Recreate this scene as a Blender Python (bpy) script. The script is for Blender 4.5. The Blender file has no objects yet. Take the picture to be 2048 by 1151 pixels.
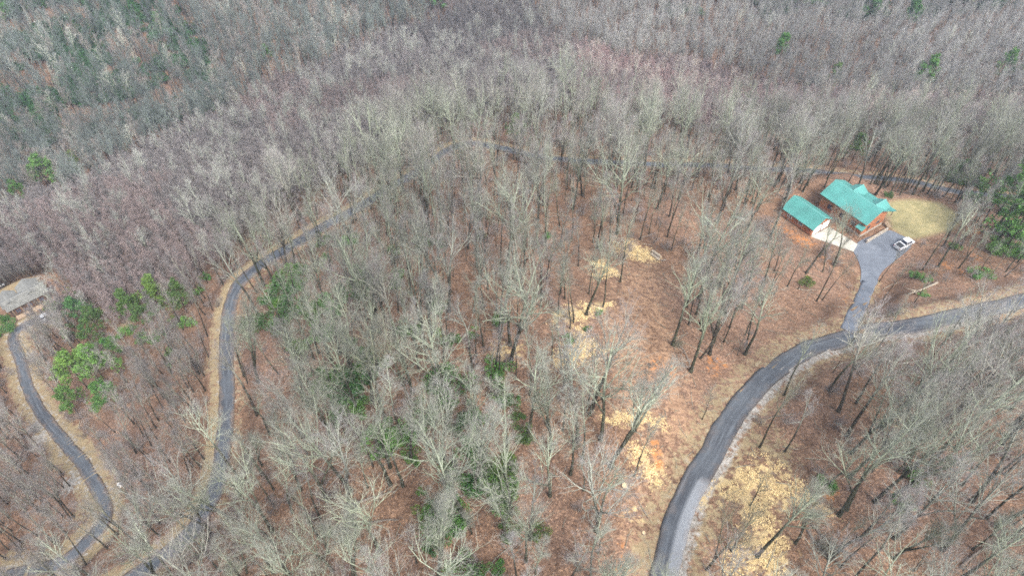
import bpy, math, random
import numpy as np
R = math.radians
rng = np.random.default_rng(11)
random.seed(11)
scn = bpy.context.scene
C = scn.collection

# ------------------------------------------------------------ camera, sky, sun, exposure
CAM_Z, PITCH, FPX = 95.0, 48.0, 1422.0
cd = bpy.data.cameras.new('camera'); cam = bpy.data.objects.new('camera', cd); C.objects.link(cam)
cam.location = (0, 0, CAM_Z); cam.rotation_euler = (R(90 - PITCH), 0, 0)
cd.sensor_width = 36.0; cd.lens = 36.0 * FPX / 2048.0; cd.clip_start = 1.0; cd.clip_end = 9000.0
scn.camera = cam
world = bpy.data.worlds.new('World'); scn.world = world; world.use_nodes = True
wn = world.node_tree.nodes; wl = world.node_tree.links
sky = wn.new('ShaderNodeTexSky'); sky.sky_type = 'NISHITA'; sky.sun_disc = False
SUN_EL, SUN_AZ = 52.0, 150.0          # azimuth: degrees from +Y, clockwise
sky.sun_elevation = R(SUN_EL); sky.sun_rotation = R(SUN_AZ); sky.dust_density = 3.0; sky.air_density = 1.0
hs = wn.new('ShaderNodeHueSaturation'); hs.inputs['Saturation'].default_value = 0.5
wl.new(sky.outputs[0], hs.inputs['Color'])
bg = wn['Background']; wl.new(hs.outputs[0], bg.inputs[0]); bg.inputs[1].default_value = 0.135
sd = bpy.data.lights.new('sun', 'SUN'); sun = bpy.data.objects.new('sun', sd); C.objects.link(sun)
sd.energy = 1.4; sd.angle = R(16); sd.color = (1.0, 0.96, 0.91)
az = R(SUN_AZ)
from mathutils import Vector
sv = Vector((math.sin(az) * math.cos(R(SUN_EL)), math.cos(az) * math.cos(R(SUN_EL)), math.sin(R(SUN_EL))))
sun.rotation_euler = sv.to_track_quat('Z', 'Y').to_euler(); sun.location = (0, 0, 300)
scn.view_settings.view_transform = 'Standard'; scn.view_settings.look = 'None'
scn.view_settings.gamma = 1.0; scn.view_settings.use_curve_mapping = False
scn.view_settings.exposure = 1.85
scn.render.engine = 'CYCLES'
scn.cycles.max_bounces = 4; scn.cycles.diffuse_bounces = 2; scn.cycles.glossy_bounces = 2
scn.cycles.transparent_max_bounces = 4; scn.cycles.transmission_bounces = 2
scn.cycles.use_denoising = False; scn.cycles.use_adaptive_sampling = False; scn.cycles.filter_width = 1.7
scn.cycles.pixel_filter_type = 'BLACKMAN_HARRIS'

# ------------------------------------------------------------ survey: sight lines of the photograph meet the terrain
th = R(PITCH)
FW = np.array([0, math.cos(th), -math.sin(th)]); UP = np.array([0, math.sin(th), math.cos(th)]); RT = np.array([1.0, 0, 0])
CP = np.array([0, 0, CAM_Z])
def rays(px, py):
    px = np.atleast_1d(np.asarray(px, float)); py = np.atleast_1d(np.asarray(py, float))
    return FW + RT * ((px - 1024) / FPX)[:, None] + UP * ((575.5 - py) / FPX)[:, None]
def proj(P):
    P = np.asarray(P, float) - CP; d = P @ FW
    d = np.where(np.abs(d) < 1e-6, 1e-6, d)
    return np.stack([1024 + FPX * (P @ RT) / d, 575.5 - FPX * (P @ UP) / d, d], -1)
def smooth(a, b, x):
    t = np.clip((x - a) / (b - a), 0, 1); return t * t * (3 - 2 * t)

CTRL = [(1330, 1140, .98), (1420, 960, 1.0), (1220, 700, 1.0), (1024, 1100, 1.0), (1300, 560, 1.09), (1700, 900, 1.02), (1900, 900, 1.02),
 (2040, 1100, 1.0), (1750, 800, 1.06), (2040, 600, 1.2), (1900, 635, 1.18), (1690, 668, 1.19), (1540, 745, 1.07), (1720, 590, 1.23),
 (1700, 450, 1.28), (1600, 440, 1.27), (1780, 480, 1.28), (1860, 430, 1.29), (1740, 350, 1.36), (1840, 367, 1.36), (1500, 336, 1.32), (1300, 326, 1.29), (2040, 400, 1.35),
 (1024, 560, 1.04), (1006, 455, 1.13), (1200, 450, 1.14), (1400, 440, 1.19), (1110, 315, 1.28), (900, 297, 1.31), (1000, 200, 1.62), (1000, 120, 1.98), (1000, 30, 2.15),
 (800, 650, 1.03), (650, 700, 1.11), (455, 700, 1.22), (430, 1000, 1.19), (560, 510, 1.24), (700, 430, 1.24), (780, 375, 1.27), (250, 800, 1.34), (100, 850, 1.44),
 (40, 700, 1.5), (45, 600, 1.54), (200, 650, 1.44), (100, 1120, 1.34), (280, 1145, 1.2), (700, 1000, 1.05), (600, 1140, 1.07), (800, 850, 1.02),
 (250, 400, 1.8), (0, 480, 1.8), (500, 400, 1.5), (700, 300, 1.55), (390, 215, 2.08), (560, 190, 2.05), (250, 330, 2.0), (0, 420, 1.95), (850, 60, 2.2), (100, 60, 1.95), (0, 250, 1.98),
 (400, 30, 2.0), (700, 20, 2.12), (1500, 190, 1.93), (1800, 250, 1.72), (2040, 300, 1.58), (1600, 120, 1.93), (1700, 40, 1.98), (1300, 150, 1.97), (2000, 150, 1.86), (1500, 270, 1.52), (1300, 230, 1.58), (1900, 20, 1.97)]
ca = np.array(CTRL)
rd = rays(ca[:, 0], ca[:, 1]); tt = -ca[:, 2] * CAM_Z / rd[:, 2]
cw = CP + rd * tt[:, None]
EXTRA = np.array([(0, -80, -14), (-150, -20, -62), (160, -20, -4), (270, 100, -20), (-330, 120, -98), (-420, 420, -60), (430, 300, -70), (0, 620, -70), (420, 600, -40),
                  (-420, 720, -20), (0, 1000, -20), (700, 900, 10), (-900, 300, -40), (900, 200, -20), (0, -500, -60), (-700, -400, -80), (700, -400, -60)], float)
ctl = np.vstack([cw, EXTRA])
def tps(r2): return np.where(r2 > 1e-9, 0.5 * r2 * np.log(r2 + 1e-12), 0.0)
SC = 100.0
_x = ctl[:, :2] / SC; _n = len(_x)
_K = tps(((_x[:, None] - _x[None]) ** 2).sum(-1)) + np.eye(_n) * 0.004
_P = np.hstack([np.ones((_n, 1)), _x])
_A = np.block([[_K, _P], [_P.T, np.zeros((3, 3))]])
_sol = np.linalg.solve(_A, np.concatenate([ctl[:, 2], np.zeros(3)]))
def base_h(xy):
    xy = np.asarray(xy, float); out = np.empty(len(xy))
    for i in range(0, len(xy), 20000):
        q = xy[i:i + 20000] / SC
        out[i:i + 20000] = tps(((q[:, None] - _x[None]) ** 2).sum(-1)) @ _sol[:_n] + _sol[_n] + q @ _sol[_n + 1:]
    lump = 0.45 * np.sin(xy[:, 0] * .21 + 1.3 * np.sin(xy[:, 1] * .13)) * np.sin(xy[:, 1] * .17 + 1.1 * np.sin(xy[:, 0] * .11))
    return np.clip(out, -140, 80) + lump
def hit(px, py, h):
    d = rays(px, py); d = d / np.linalg.norm(d, axis=1)[:, None]
    t = np.full(len(d), 30.0); lo = t.copy(); done = np.zeros(len(d), bool)
    for _ in range(170):
        p = CP + d * t[:, None]; under = p[:, 2] < h(p[:, :2])
        done |= under; lo = np.where(done, lo, t); t = np.where(done, t, t + 3.5)
    a, b = lo, t
    for _ in range(14):
        m = (a + b) / 2; p = CP + d * m[:, None]; u = p[:, 2] < h(p[:, :2])
        b = np.where(u, m, b); a = np.where(u, a, m)
    return CP + d * b[:, None]
def catmull(P, step):
    P = np.asarray(P, float); P = np.vstack([2 * P[0] - P[1], P, 2 * P[-1] - P[-2]]); out = []
    for i in range(1, len(P) - 2):
        n = max(2, int(np.linalg.norm(P[i + 1] - P[i]) / step))
        t = np.linspace(0, 1, n, endpoint=False)[:, None]
        p0, p1, p2, p3 = P[i - 1:i + 3]
        out.append(.5 * ((2 * p1) + (-p0 + p2) * t + (2 * p0 - 5 * p1 + 4 * p2 - p3) * t ** 2 + (-p0 + 3 * p1 - 3 * p2 + p3) * t ** 3))
    return np.vstack(out + [P[-2:-1]])

SITE_Z = CAM_Z - CAM_Z * 1.28
def onplane(px, py, z=SITE_Z):
    d = rays([px], [py])[0]; return CP + d * ((z - CAM_Z) / d[2])
def polyplane(pts): return np.array([onplane(*p)[:2] for p in pts])
PAD_PX = [(1707, 503), (1712, 512), (1718, 525), (1722, 540), (1722, 556), (1722, 566), (1751, 571), (1757, 555), (1767, 540), (1785, 525), (1804, 510), (1822, 493), (1822, 480), (1800, 469), (1779, 460), (1765, 466), (1742, 472), (1722, 480), (1712, 489)]
PAD = polyplane(PAD_PX)
LAWN_PX = [(1768, 408), (1790, 400), (1830, 398), (1880, 405), (1915, 425), (1920, 445), (1905, 460), (1870, 467), (1840, 475), (1815, 478), (1798, 466), (1782, 455), (1778, 440), (1770, 425)]
LAWN = polyplane(LAWN_PX)
GAR = dict(c=np.array([73.6, 132.5]), a=R(-55.5), L=9.3, W=6.8, He=2.35, Hr=4.45)
HOU = dict(c=np.array([85.3, 134.0]), a=R(-56.3), L=12.9, W=8.3, He=4.75, Hr=6.9)

ROADS = {}
def road(name, pix, width, step=1.2, zs=14):
    px = np.array(pix, float); w = hit(px[:, 0], px[:, 1], base_h)
    ROADS[name] = [w, width, step, zs]
road('main_road', [(1318, 1200), (1330, 1148), (1342, 1090), (1358, 1032), (1391, 960), (1425, 905), (1453, 850), (1500, 787), (1542, 745), (1590, 712), (1622, 696), (1668, 683), (1735, 666), (1826, 650), (1893, 635), (1960, 620), (2040, 603), (2130, 580), (2300, 540)], 3.6)
road('loop_road', [(150, 1215), (225, 1175), (272, 1148), (308, 1120), (355, 1082), (393, 1044), (412, 1012), (428, 985), (437, 950), (443, 920), (450, 861), (453, 800), (453, 740), (453, 690), (454, 650), (460, 616), (472, 585), (490, 560), (520, 531), (550, 508), (590, 484), (640, 457), (685, 433), (730, 405), (780, 375), (830, 345), (870, 317), (905, 298), (950, 291), (1010, 297), (1060, 308), (1110, 317), (1200, 323), (1300, 328), (1400, 331), (1500, 336), (1600, 342), (1700, 351), (1780, 360), (1840, 367), (1900, 378), (1980, 390), (2080, 397)], 2.95)
road('lower_drive', [(-60, 1165), (18, 1150), (61, 1138), (104, 1128), (140, 1106), (170, 1078), (195, 1050), (207, 1020), (201, 989), (182, 955), (165, 925), (137, 893), (107, 857), (82, 824), (62, 788), (48, 750), (40, 715), (28, 688), (32, 668), (48, 655), (70, 643), (100, 634)], 2.6)
def drive_world():
    a = np.array([(1704, 640), (1690, 672)], float); w = hit(a[:, 0], a[:, 1], base_h)
    p0 = onplane(1737, 562); p1 = onplane(1735, 572)
    return np.vstack([p0, p1, hit([1724], [603], base_h), w])
ROADS['driveway'] = [drive_world(), 3.0, 1.2, 6]
for k, v in ROADS.items():
    w = v[0].copy()
    p = catmull(w, v[2])
    z = base_h(p[:, :2]) if k != 'driveway' else p[:, 2].copy()
    n = v[3]; zp = np.pad(z, n, mode='edge'); ker = np.hanning(2 * n + 1); ker /= ker.sum()
    z2 = np.convolve(zp, ker, 'valid')
    if k == 'driveway':
        z2[0:2] = SITE_Z
    p[:, 2] = z2; v.append(p)
# the driveway ends on the main road: match its height
_d = ROADS['driveway'][4]; _m = ROADS['main_road'][4]
_j = np.argmin(((_m[:, :2] - _d[-1, :2]) ** 2).sum(1)); _f = np.linspace(0, 1, len(_d))
_d[:, 2] = SITE_Z + (_m[_j, 2] - SITE_Z) * smooth(0, 1, _f)

def seg_dist(xy, line):
    """distance to a polyline and the height of its nearest point"""
    best = np.full(len(xy), 1e9); zz = np.zeros(len(xy)); tpar = np.zeros(len(xy)); side = np.zeros(len(xy))
    for i in range(0, len(xy), 8000):
        q = xy[i:i + 8000]
        d2 = ((q[:, None] - line[None, :, :2]) ** 2).sum(-1); j = d2.argmin(1)
        best[i:i + 8000] = np.sqrt(d2[np.arange(len(q)), j]); zz[i:i + 8000] = line[j, 2]; tpar[i:i + 8000] = j
        jn = np.clip(j, 0, len(line) - 2); tg = line[jn + 1, :2] - line[jn, :2]; dv = q - line[j, :2]
        side[i:i + 8000] = np.sign(tg[:, 0] * dv[:, 1] - tg[:, 1] * dv[:, 0])
    return best, zz, tpar, side
def near_mask(xy, line, m):
    lo = line[:, :2].min(0) - m; hi = line[:, :2].max(0) + m
    return ((xy > lo) & (xy < hi)).all(1)
def poly_sd(xy, poly):
    """signed distance to a polygon, negative inside"""
    xy = np.asarray(xy, float); d = np.full(len(xy), 1e18); ins = np.zeros(len(xy), bool)
    for i in range(len(poly)):
        a, b = poly[i], poly[(i + 1) % len(poly)]
        e = b - a; w = xy - a; t = np.clip((w @ e) / (e @ e), 0, 1)
        d = np.minimum(d, ((w - t[:, None] * e) ** 2).sum(1))
        c = ((a[1] <= xy[:, 1]) != (b[1] <= xy[:, 1]))
        xs = a[0] + (xy[:, 1] - a[1]) / np.where(abs(e[1]) < 1e-9, 1e-9, e[1]) * e[0]
        ins ^= c & (xy[:, 0] < xs)
    return np.where(ins, -1, 1) * np.sqrt(d)
SITE = np.vstack([polyplane([(1545, 425), (1580, 385), (1660, 355), (1700, 352), (1790, 395), (1830, 398), (1880, 405), (1915, 430), (1900, 455), (1840, 475), (1825, 495), (1760, 550), (1750, 572), (1720, 568), (1715, 540), (1700, 520), (1615, 485)])])
LEFT_Z = float(hit([50], [612], base_h)[0, 2])
def onleft(px, py): return onplane(px, py, LEFT_Z)
def terrain_h(xy):
    xy = np.asarray(xy, float); z = base_h(xy)
    m = ((xy > SITE.min(0) - 25) & (xy < SITE.max(0) + 25)).all(1)
    if m.any():
        s = poly_sd(xy[m], SITE); w = smooth(9, 0.0, s); z[m] = z[m] * (1 - w) + (SITE_Z - .08) * w
    lc = onleft(48, 612)[:2]; dl = np.linalg.norm(xy - lc, axis=1); w = smooth(17, 10, dl); z = z * (1 - w) + LEFT_Z * w
    for k, v in ROADS.items():
        m = near_mask(xy, v[4], 9)
        if m.any():
            d, zz, _, _ = seg_dist(xy[m], v[4]); hw = v[1] / 2
            w = smooth(hw + 5.5, hw + 1.1, d); z[m] = z[m] * (1 - w) + (zz - .12) * w
    return z
# terrain sampled once on a fine grid, then looked up
GX0, GX1, GY0, GY1, GS = -175.0, 190.0, 10.0, 240.0, 0.8
gx = np.arange(GX0, GX1 + .01, GS); gy = np.arange(GY0, GY1 + .01, GS)
xs = np.concatenate([[-2400, -1500, -1000, -700, -520], np.arange(-420, GX0 - 3, 6.0), gx, np.arange(GX1 + 6, 430, 6.0), [520, 700, 1000, 1500, 2400]])
ys = np.concatenate([[-1500, -600, -250, -120, -60, -25, -5], gy, np.arange(GY1 + 4, 560, 4.0), [580, 640, 720, 850, 1000, 1300, 1800, 2600]])
XX, YY = np.meshgrid(xs, ys); TXY = np.stack([XX.ravel(), YY.ravel()], 1)
_cl = np.clip(TXY, -900, 1000)
TZ = terrain_h(_cl)
TZg = TZ.reshape(len(ys), len(xs))
def ground_z(xy):
    xy = np.atleast_2d(np.asarray(xy, float))
    i = np.clip(np.searchsorted(xs, xy[:, 0]) - 1, 0, len(xs) - 2); j = np.clip(np.searchsorted(ys, xy[:, 1]) - 1, 0, len(ys) - 2)
    u = np.clip((xy[:, 0] - xs[i]) / (xs[i + 1] - xs[i]), 0, 1); v = np.clip((xy[:, 1] - ys[j]) / (ys[j + 1] - ys[j]), 0, 1)
    return TZg[j, i] * (1 - u) * (1 - v) + TZg[j, i + 1] * u * (1 - v) + TZg[j + 1, i] * (1 - u) * v + TZg[j + 1, i + 1] * u * v
def at(px, py):
    """ground point seen at a pixel of the photograph"""
    return hit([px], [py], ground_z)[0]
def ats(pts):
    p = np.array(pts, float); return hit(p[:, 0], p[:, 1], ground_z)

# ------------------------------------------------------------ materials
def newmat(name):
    m = bpy.data.materials.new(name); m.use_nodes = True
    return m, m.node_tree.nodes, m.node_tree.links, m.node_tree.nodes['Principled BSDF']
def mathn(n, l, op, a, b=None):
    x = n.new('ShaderNodeMath'); x.operation = op
    for i, v in enumerate((a, b)):
        if v is None: continue
        if isinstance(v, (int, float)): x.inputs[i].default_value = v
        else: l.new(v, x.inputs[i])
    return x.outputs[0]
def mix(n, l, fac, a, b, mode='MIX'):
    x = n.new('ShaderNodeMix'); x.data_type = 'RGBA'; x.blend_type = mode
    for s, v in ((x.inputs[0], fac), (x.inputs[6], a), (x.inputs[7], b)):
        if isinstance(v, (int, float)): s.default_value = v
        elif isinstance(v, tuple): s.default_value = v + (1,) if len(v) == 3 else v
        else: l.new(v, s)
    return x.outputs[2]
def noise(n, l, vec, scale, detail=3, rough=.55):
    x = n.new('ShaderNodeTexNoise'); x.inputs['Scale'].default_value = scale; x.inputs['Detail'].default_value = detail; x.inputs['Roughness'].default_value = rough
    if vec is not None: l.new(vec, x.inputs['Vector'])
    return x.outputs['Fac']
def ramp(n, l, fac, stops):
    x = n.new('ShaderNodeValToRGB'); e = x.color_ramp.elements
    while len(e) < len(stops): e.new(.5)
    for i, (p, c) in enumerate(stops):
        e[i].position = p; e[i].color = c + (1,) if len(c) == 3 else c
    l.new(fac, x.inputs[0]); return x.outputs[0]
def geo_pos(n): return n.new('ShaderNodeNewGeometry').outputs['Position']
def obj_co(n): return n.new('ShaderNodeTexCoord').outputs['Object']
def attr(n, name, kind='GEOMETRY'):
    x = n.new('ShaderNodeAttribute'); x.attribute_name = name; x.attribute_type = kind; return x
def bump(n, l, h, strength, dist, bs):
    x = n.new('ShaderNodeBump'); x.inputs['Strength'].default_value = strength; x.inputs['Distance'].default_value = dist
    l.new(h, x.inputs['Height']); l.new(x.outputs[0], bs.inputs['Normal'])
def simple(name, col, rough=.6, var=.12, scale=3.0, metal=0.0, spec=.3):
    m, n, l, b = newmat(name)
    f = noise(n, l, obj_co(n), scale)
    c = ramp(n, l, f, [(.3, tuple(x * (1 - var) for x in col)), (.7, tuple(min(1, x * (1 + var)) for x in col))])
    l.new(c, b.inputs['Base Color']); b.inputs['Roughness'].default_value = rough; b.inputs['Metallic'].default_value = metal
    b.inputs['Specular IOR Level'].default_value = spec
    return m

def ground_material():
    m, n, l, b = newmat('leaf_litter'); P = geo_pos(n)
    big = noise(n, l, P, .035, 4); mid = noise(n, l, P, .35, 4); fine = noise(n, l, P, 2.2, 5, .7)
    c = ramp(n, l, mid, [(.25, (.092, .056, .037)), (.5, (.158, .096, .062)), (.75, (.222, .138, .090))])  # litter tone lowered: shade in the gaps between trees put into its colour
    c = mix(n, l, mathn(n, l, 'MULTIPLY', ramp(n, l, big, [(.42, (0, 0, 0)), (.62, (1, 1, 1))]), .6), c, (.205, .130, .094))
    # single leaves: random light and dark flecks
    v = n.new('ShaderNodeTexVoronoi'); v.inputs['Scale'].default_value = 4.5; l.new(P, v.inputs['Vector'])
    sep = n.new('ShaderNodeSeparateColor'); l.new(v.outputs['Color'], sep.inputs[0])
    fl = ramp(n, l, sep.outputs[0], [(0.0, (.55, .53, .52)), (.28, (.87, .87, .87)), (.75, (1.08, 1.07, 1.05)), (.92, (1.5, 1.5, 1.45)), (1, (1.85, 1.85, 1.75))])
    c = mix(n, l, 1.0, c, fl, 'MULTIPLY')
    c = mix(n, l, 1.0, c, ramp(n, l, fine, [(.3, (.72, .72, .72)), (.7, (1.2, 1.2, 1.2))]), 'MULTIPLY')
    v2 = n.new('ShaderNodeTexVoronoi'); v2.inputs['Scale'].default_value = 1.6; l.new(P, v2.inputs['Vector'])
    sp2 = n.new('ShaderNodeSeparateColor'); l.new(v2.outputs['Color'], sp2.inputs[0])
    brk = mathn(n, l, 'MULTIPLY', mathn(n, l, 'SUBTRACT', noise(n, l, P, .9, 5, .7), .5), 2.4)
    brk = mathn(n, l, 'ADD', brk, mathn(n, l, 'MULTIPLY', mathn(n, l, 'SUBTRACT', sp2.outputs[0], .5), .45))
    def lay(c, name, col, strength=1.0):
        a = attr(n, name).outputs['Fac']
        f = mathn(n, l, 'MULTIPLY', mathn(n, l, 'SUBTRACT', mathn(n, l, 'ADD', a, brk), .32), 2.6)
        f = mathn(n, l, 'MINIMUM', mathn(n, l, 'MAXIMUM', f, 0.0), 1.0)
        f = mathn(n, l, 'MULTIPLY', f, mathn(n, l, 'MINIMUM', mathn(n, l, 'MULTIPLY', a, 4.0), strength))
        return mix(n, l, f, c, col)
    sg = ramp(n, l, fine, [(.3, (.36, .265, .135)), (.7, (.53, .40, .20))])
    gg = ramp(n, l, fine, [(.3, (.165, .130, .078)), (.5, (.235, .180, .105)), (.7, (.30, .235, .14))])
    gv = ramp(n, l, fine, [(.35, (.15, .13, .105)), (.5, (.255, .235, .205)), (.65, (.37, .35, .32))])
    gl = ramp(n, l, noise(n, l, P, .5, 5, .65), [(.3, (.185, .165, .082)), (.5, (.245, .215, .110)), (.7, (.33, .27, .14))])
    c = lay(c, 'path', mix(n, l, ramp(n, l, fine, [(.32, (0, 0, 0)), (.68, (1, 1, 1))]), (.215, .132, .080), (.385, .245, .150)), .8)
    c = lay(c, 'clay', (.36, .15, .05), .9)
    c = lay(c, 'tan_grass', gg)
    c = lay(c, 'gravel', gv)
    c = lay(c, 'straw', sg, .9)
    c = mix(n, l, attr(n, 'lawn').outputs['Fac'], c, gl)
    l.new(c, b.inputs['Base Color']); b.inputs['Roughness'].default_value = .95; b.inputs['Specular IOR Level'].default_value = .1
    bump(n, l, fine, .5, .12, b)
    return m

def asphalt_material(name, base=.045, leaves=.0):
    m, n, l, b = newmat(name); P = geo_pos(n)
    u = attr(n, 'across').outputs['Fac']; w = attr(n, 'along').outputs['Fac']
    comb = n.new('ShaderNodeCombineXYZ'); l.new(mathn(n, l, 'MULTIPLY', u, 1.5), comb.inputs[0]); l.new(mathn(n, l, 'MULTIPLY', w, .05), comb.inputs[1])
    st = noise(n, l, comb.outputs[0], 2.0, 7, .72)
    g = noise(n, l, P, 5, 3); pt = noise(n, l, P, .12, 3)
    dark = (base * .72, base * .78, base * .88); lite = (base * 2.3, base * 2.55, base * 2.8)
    c = ramp(n, l, st, [(.36, dark), (.50, tuple(x * 1.5 for x in dark)), (.60, tuple(x * .85 for x in lite)), (.75, tuple(x * 1.05 for x in lite))])
    c = mix(n, l, ramp(n, l, pt, [(.4, (0, 0, 0)), (.65, (.75, .75, .75))]), c, tuple(x * .8 for x in lite))
    c = mix(n, l, 1.0, c, ramp(n, l, g, [(.3, (.85, .85, .85)), (.7, (1.12, 1.12, 1.12))]), 'MULTIPLY')
    # dark wet edge
    e = ramp(n, l, mathn(n, l, 'ABSOLUTE', u), [(.78, (0, 0, 0)), (.97, (1, 1, 1))])
    c = mix(n, l, mathn(n, l, 'MULTIPLY', e, .7), c, tuple(x * .9 for x in dark))
    a = attr(n, 'new_patch').outputs['Fac']
    c = mix(n, l, a, c, mix(n, l, g, (.17, .18, .19), (.23, .24, .25)))
    if leaves:
        lf = ramp(n, l, mathn(n, l, 'ADD', mathn(n, l, 'MULTIPLY', noise(n, l, P, .45, 6, .75), .75), mathn(n, l, 'MULTIPLY', mathn(n, l, 'ABSOLUTE', u), .25)), [(.50, (0, 0, 0)), (.62, (1, 1, 1))])
        c = mix(n, l, mathn(n, l, 'MULTIPLY', lf, leaves), c, mix(n, l, g, (.12, .085, .06), (.21, .15, .11)))
    l.new(c, b.inputs['Base Color']); b.inputs['Roughness'].default_value = .48; b.inputs['Specular IOR Level'].default_value = .45
    bump(n, l, g, .25, .02, b)
    return m

def bark_material():
    m, n, l, b = newmat('bark')
    th_ = attr(n, 'thick').outputs['Fac']; tint = attr(n, 'tint', 'INSTANCER').outputs['Color']; hgt = attr(n, 'hgt').outputs['Fac']
    P = obj_co(n)
    rnd = n.new('ShaderNodeObjectInfo').outputs['Random']
    nz = noise(n, l, P, 1.1, 5, .7); nf = noise(n, l, P, 6, 3)
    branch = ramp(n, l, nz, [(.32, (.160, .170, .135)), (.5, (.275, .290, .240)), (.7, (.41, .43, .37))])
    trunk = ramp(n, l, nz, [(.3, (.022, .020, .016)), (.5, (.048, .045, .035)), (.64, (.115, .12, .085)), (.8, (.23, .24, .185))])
    low = mathn(n, l, 'MULTIPLY', ramp(n, l, th_, [(.045, (0, 0, 0)), (.10, (1, 1, 1))]), ramp(n, l, hgt, [(.36, (1, 1, 1)), (.62, (0, 0, 0))]))  # lower bole darker: bark tone and shade under the crowns put into colour
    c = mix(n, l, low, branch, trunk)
    tw = ramp(n, l, th_, [(.0075, (1, 1, 1)), (.020, (0, 0, 0))])
    twc = mix(n, l, nf, (.210, .198, .190), (.315, .303, .294))
    c = mix(n, l, tw, c, twc)
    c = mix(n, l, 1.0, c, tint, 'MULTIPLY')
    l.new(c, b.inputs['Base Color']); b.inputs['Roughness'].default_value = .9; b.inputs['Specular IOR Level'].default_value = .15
    bump(n, l, nf, .3, .03, b)
    return m

def leaf_material(name, a, b_, c_, sc=.9):
    m, n, l, b = newmat(name)
    f = noise(n, l, obj_co(n), sc, 4, .6); g = n.new('ShaderNodeNewGeometry').outputs['Random Per Island']
    c = ramp(n, l, f, [(.3, a), (.5, b_), (.7, c_)])
    c = mix(n, l, 1.0, c, ramp(n, l, g, [(0, (.62, .62, .62)), (1, (1.35, 1.35, 1.3))]), 'MULTIPLY')
    t = attr(n, 'tint', 'INSTANCER').outputs['Color']
    c = mix(n, l, 1.0, c, t, 'MULTIPLY')
    l.new(c, b.inputs['Base Color']); b.inputs['Roughness'].default_value = .6; b.inputs['Specular IOR Level'].default_value = .25
    return m
M = {}
M['ground'] = ground_material(); M['asphalt'] = asphalt_material('asphalt', .048, .25); M['faded'] = asphalt_material('faded_asphalt', .052, .7); M['bark'] = bark_material()
def pad_material():
    m, n, l, b = newmat('driveway_asphalt'); P = geo_pos(n)
    c = ramp(n, l, noise(n, l, P, .35, 6, .65), [(.3, (.082, .094, .113)), (.55, (.118, .134, .158)), (.75, (.165, .182, .205))])
    g = noise(n, l, P, 5, 3); c = mix(n, l, 1.0, c, ramp(n, l, g, [(.3, (.85, .85, .85)), (.7, (1.12, 1.12, 1.12))]), 'MULTIPLY')
    l.new(c, b.inputs['Base Color']); b.inputs['Roughness'].default_value = .7; bump(n, l, g, .25, .02, b); return m
M['pad'] = pad_material()
M['pine'] = leaf_material('pine_needles', (.040, .074, .024), (.066, .115, .034), (.10, .16, .046))
M['laurel'] = leaf_material('laurel_leaves', (.032, .074, .024), (.052, .112, .034), (.080, .155, .046))
M['holly'] = leaf_material('shrub_leaves', (.05, .10, .025), (.085, .15, .035), (.13, .20, .045))
# ------------------------------------------------------------ mesh helpers
class MB:
    def __init__(s): s.v = []; s.f = []
    def add(s, vs, fs):
        o = len(s.v); s.v += [tuple(map(float, p)) for p in vs]; s.f += [tuple(i + o for i in q) for q in fs]; return s
    def box(s, c, d, rz=0.0):
        cx, cy, cz = c; x, y, z = d[0] / 2, d[1] / 2, d[2] / 2; ca, sa = math.cos(rz), math.sin(rz)
        vs = []
        for k in (-z, z):
            for (i, j) in ((-x, -y), (x, -y), (x, y), (-x, y)): vs.append((cx + i * ca - j * sa, cy + i * sa + j * ca, cz + k))
        return s.add(vs, [(3, 2, 1, 0), (4, 5, 6, 7), (0, 1, 5, 4), (1, 2, 6, 5), (2, 3, 7, 6), (3, 0, 4, 7)])
    def prism(s, prof, axis, a, b):
        """extrude a 2D outline (list of (p,q)) along an axis: 'x' maps (p,q)->(y,z), 'y' maps ->(x,z), 'z' maps ->(x,y)"""
        n = len(prof)
        def P(t, p, q): return {'x': (t, p, q), 'y': (p, t, q), 'z': (p, q, t)}[axis]
        vs = [P(a, *p) for p in prof] + [P(b, *p) for p in prof]
        fs = [tuple(range(n))[::-1], tuple(range(n, 2 * n))] + [(i, (i + 1) % n, n + (i + 1) % n, n + i) for i in range(n)]
        return s.add(vs, fs)
    def tube(s, pts, rad, sides=8, cap=True):
        pts = np.asarray(pts, float); rad = np.broadcast_to(np.asarray(rad, float), (len(pts),)); vs = []
        for i, p in enumerate(pts):
            d = pts[min(i + 1, len(pts) - 1)] - pts[max(i - 1, 0)]; d = d / np.linalg.norm(d)
            r0 = np.array([0, 0, 1.0]) if abs(d[2]) < .9 else np.array([1.0, 0, 0])
            u = np.cross(d, r0); u /= np.linalg.norm(u); w = np.cross(d, u)
            for k in range(sides):
                a = 2 * math.pi * k / sides; vs.append(p + rad[i] * (math.cos(a) * u + math.sin(a) * w))
        fs = [(i * sides + k, i * sides + (k + 1) % sides, (i + 1) * sides + (k + 1) % sides, (i + 1) * sides + k) for i in range(len(pts) - 1) for k in range(sides)]
        if cap: fs += [tuple(range(sides))[::-1], tuple((len(pts) - 1) * sides + k for k in range(sides))]
        return s.add(vs, fs)
    def build(s, name, mat, parent=None, smooth_=False, bevel=0.0):
        me = bpy.data.meshes.new(name); me.from_pydata(s.v, [], s.f); me.materials.append(mat); me.update()
        if smooth_: me.polygons.foreach_set('use_smooth', [True] * len(me.polygons))
        o = bpy.data.objects.new(name, me); C.objects.link(o); o.parent = parent
        if bevel:
            md = o.modifiers.new('bevel', 'BEVEL'); md.width = bevel; md.segments = 2; md.limit_method = 'ANGLE'
        return o
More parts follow.
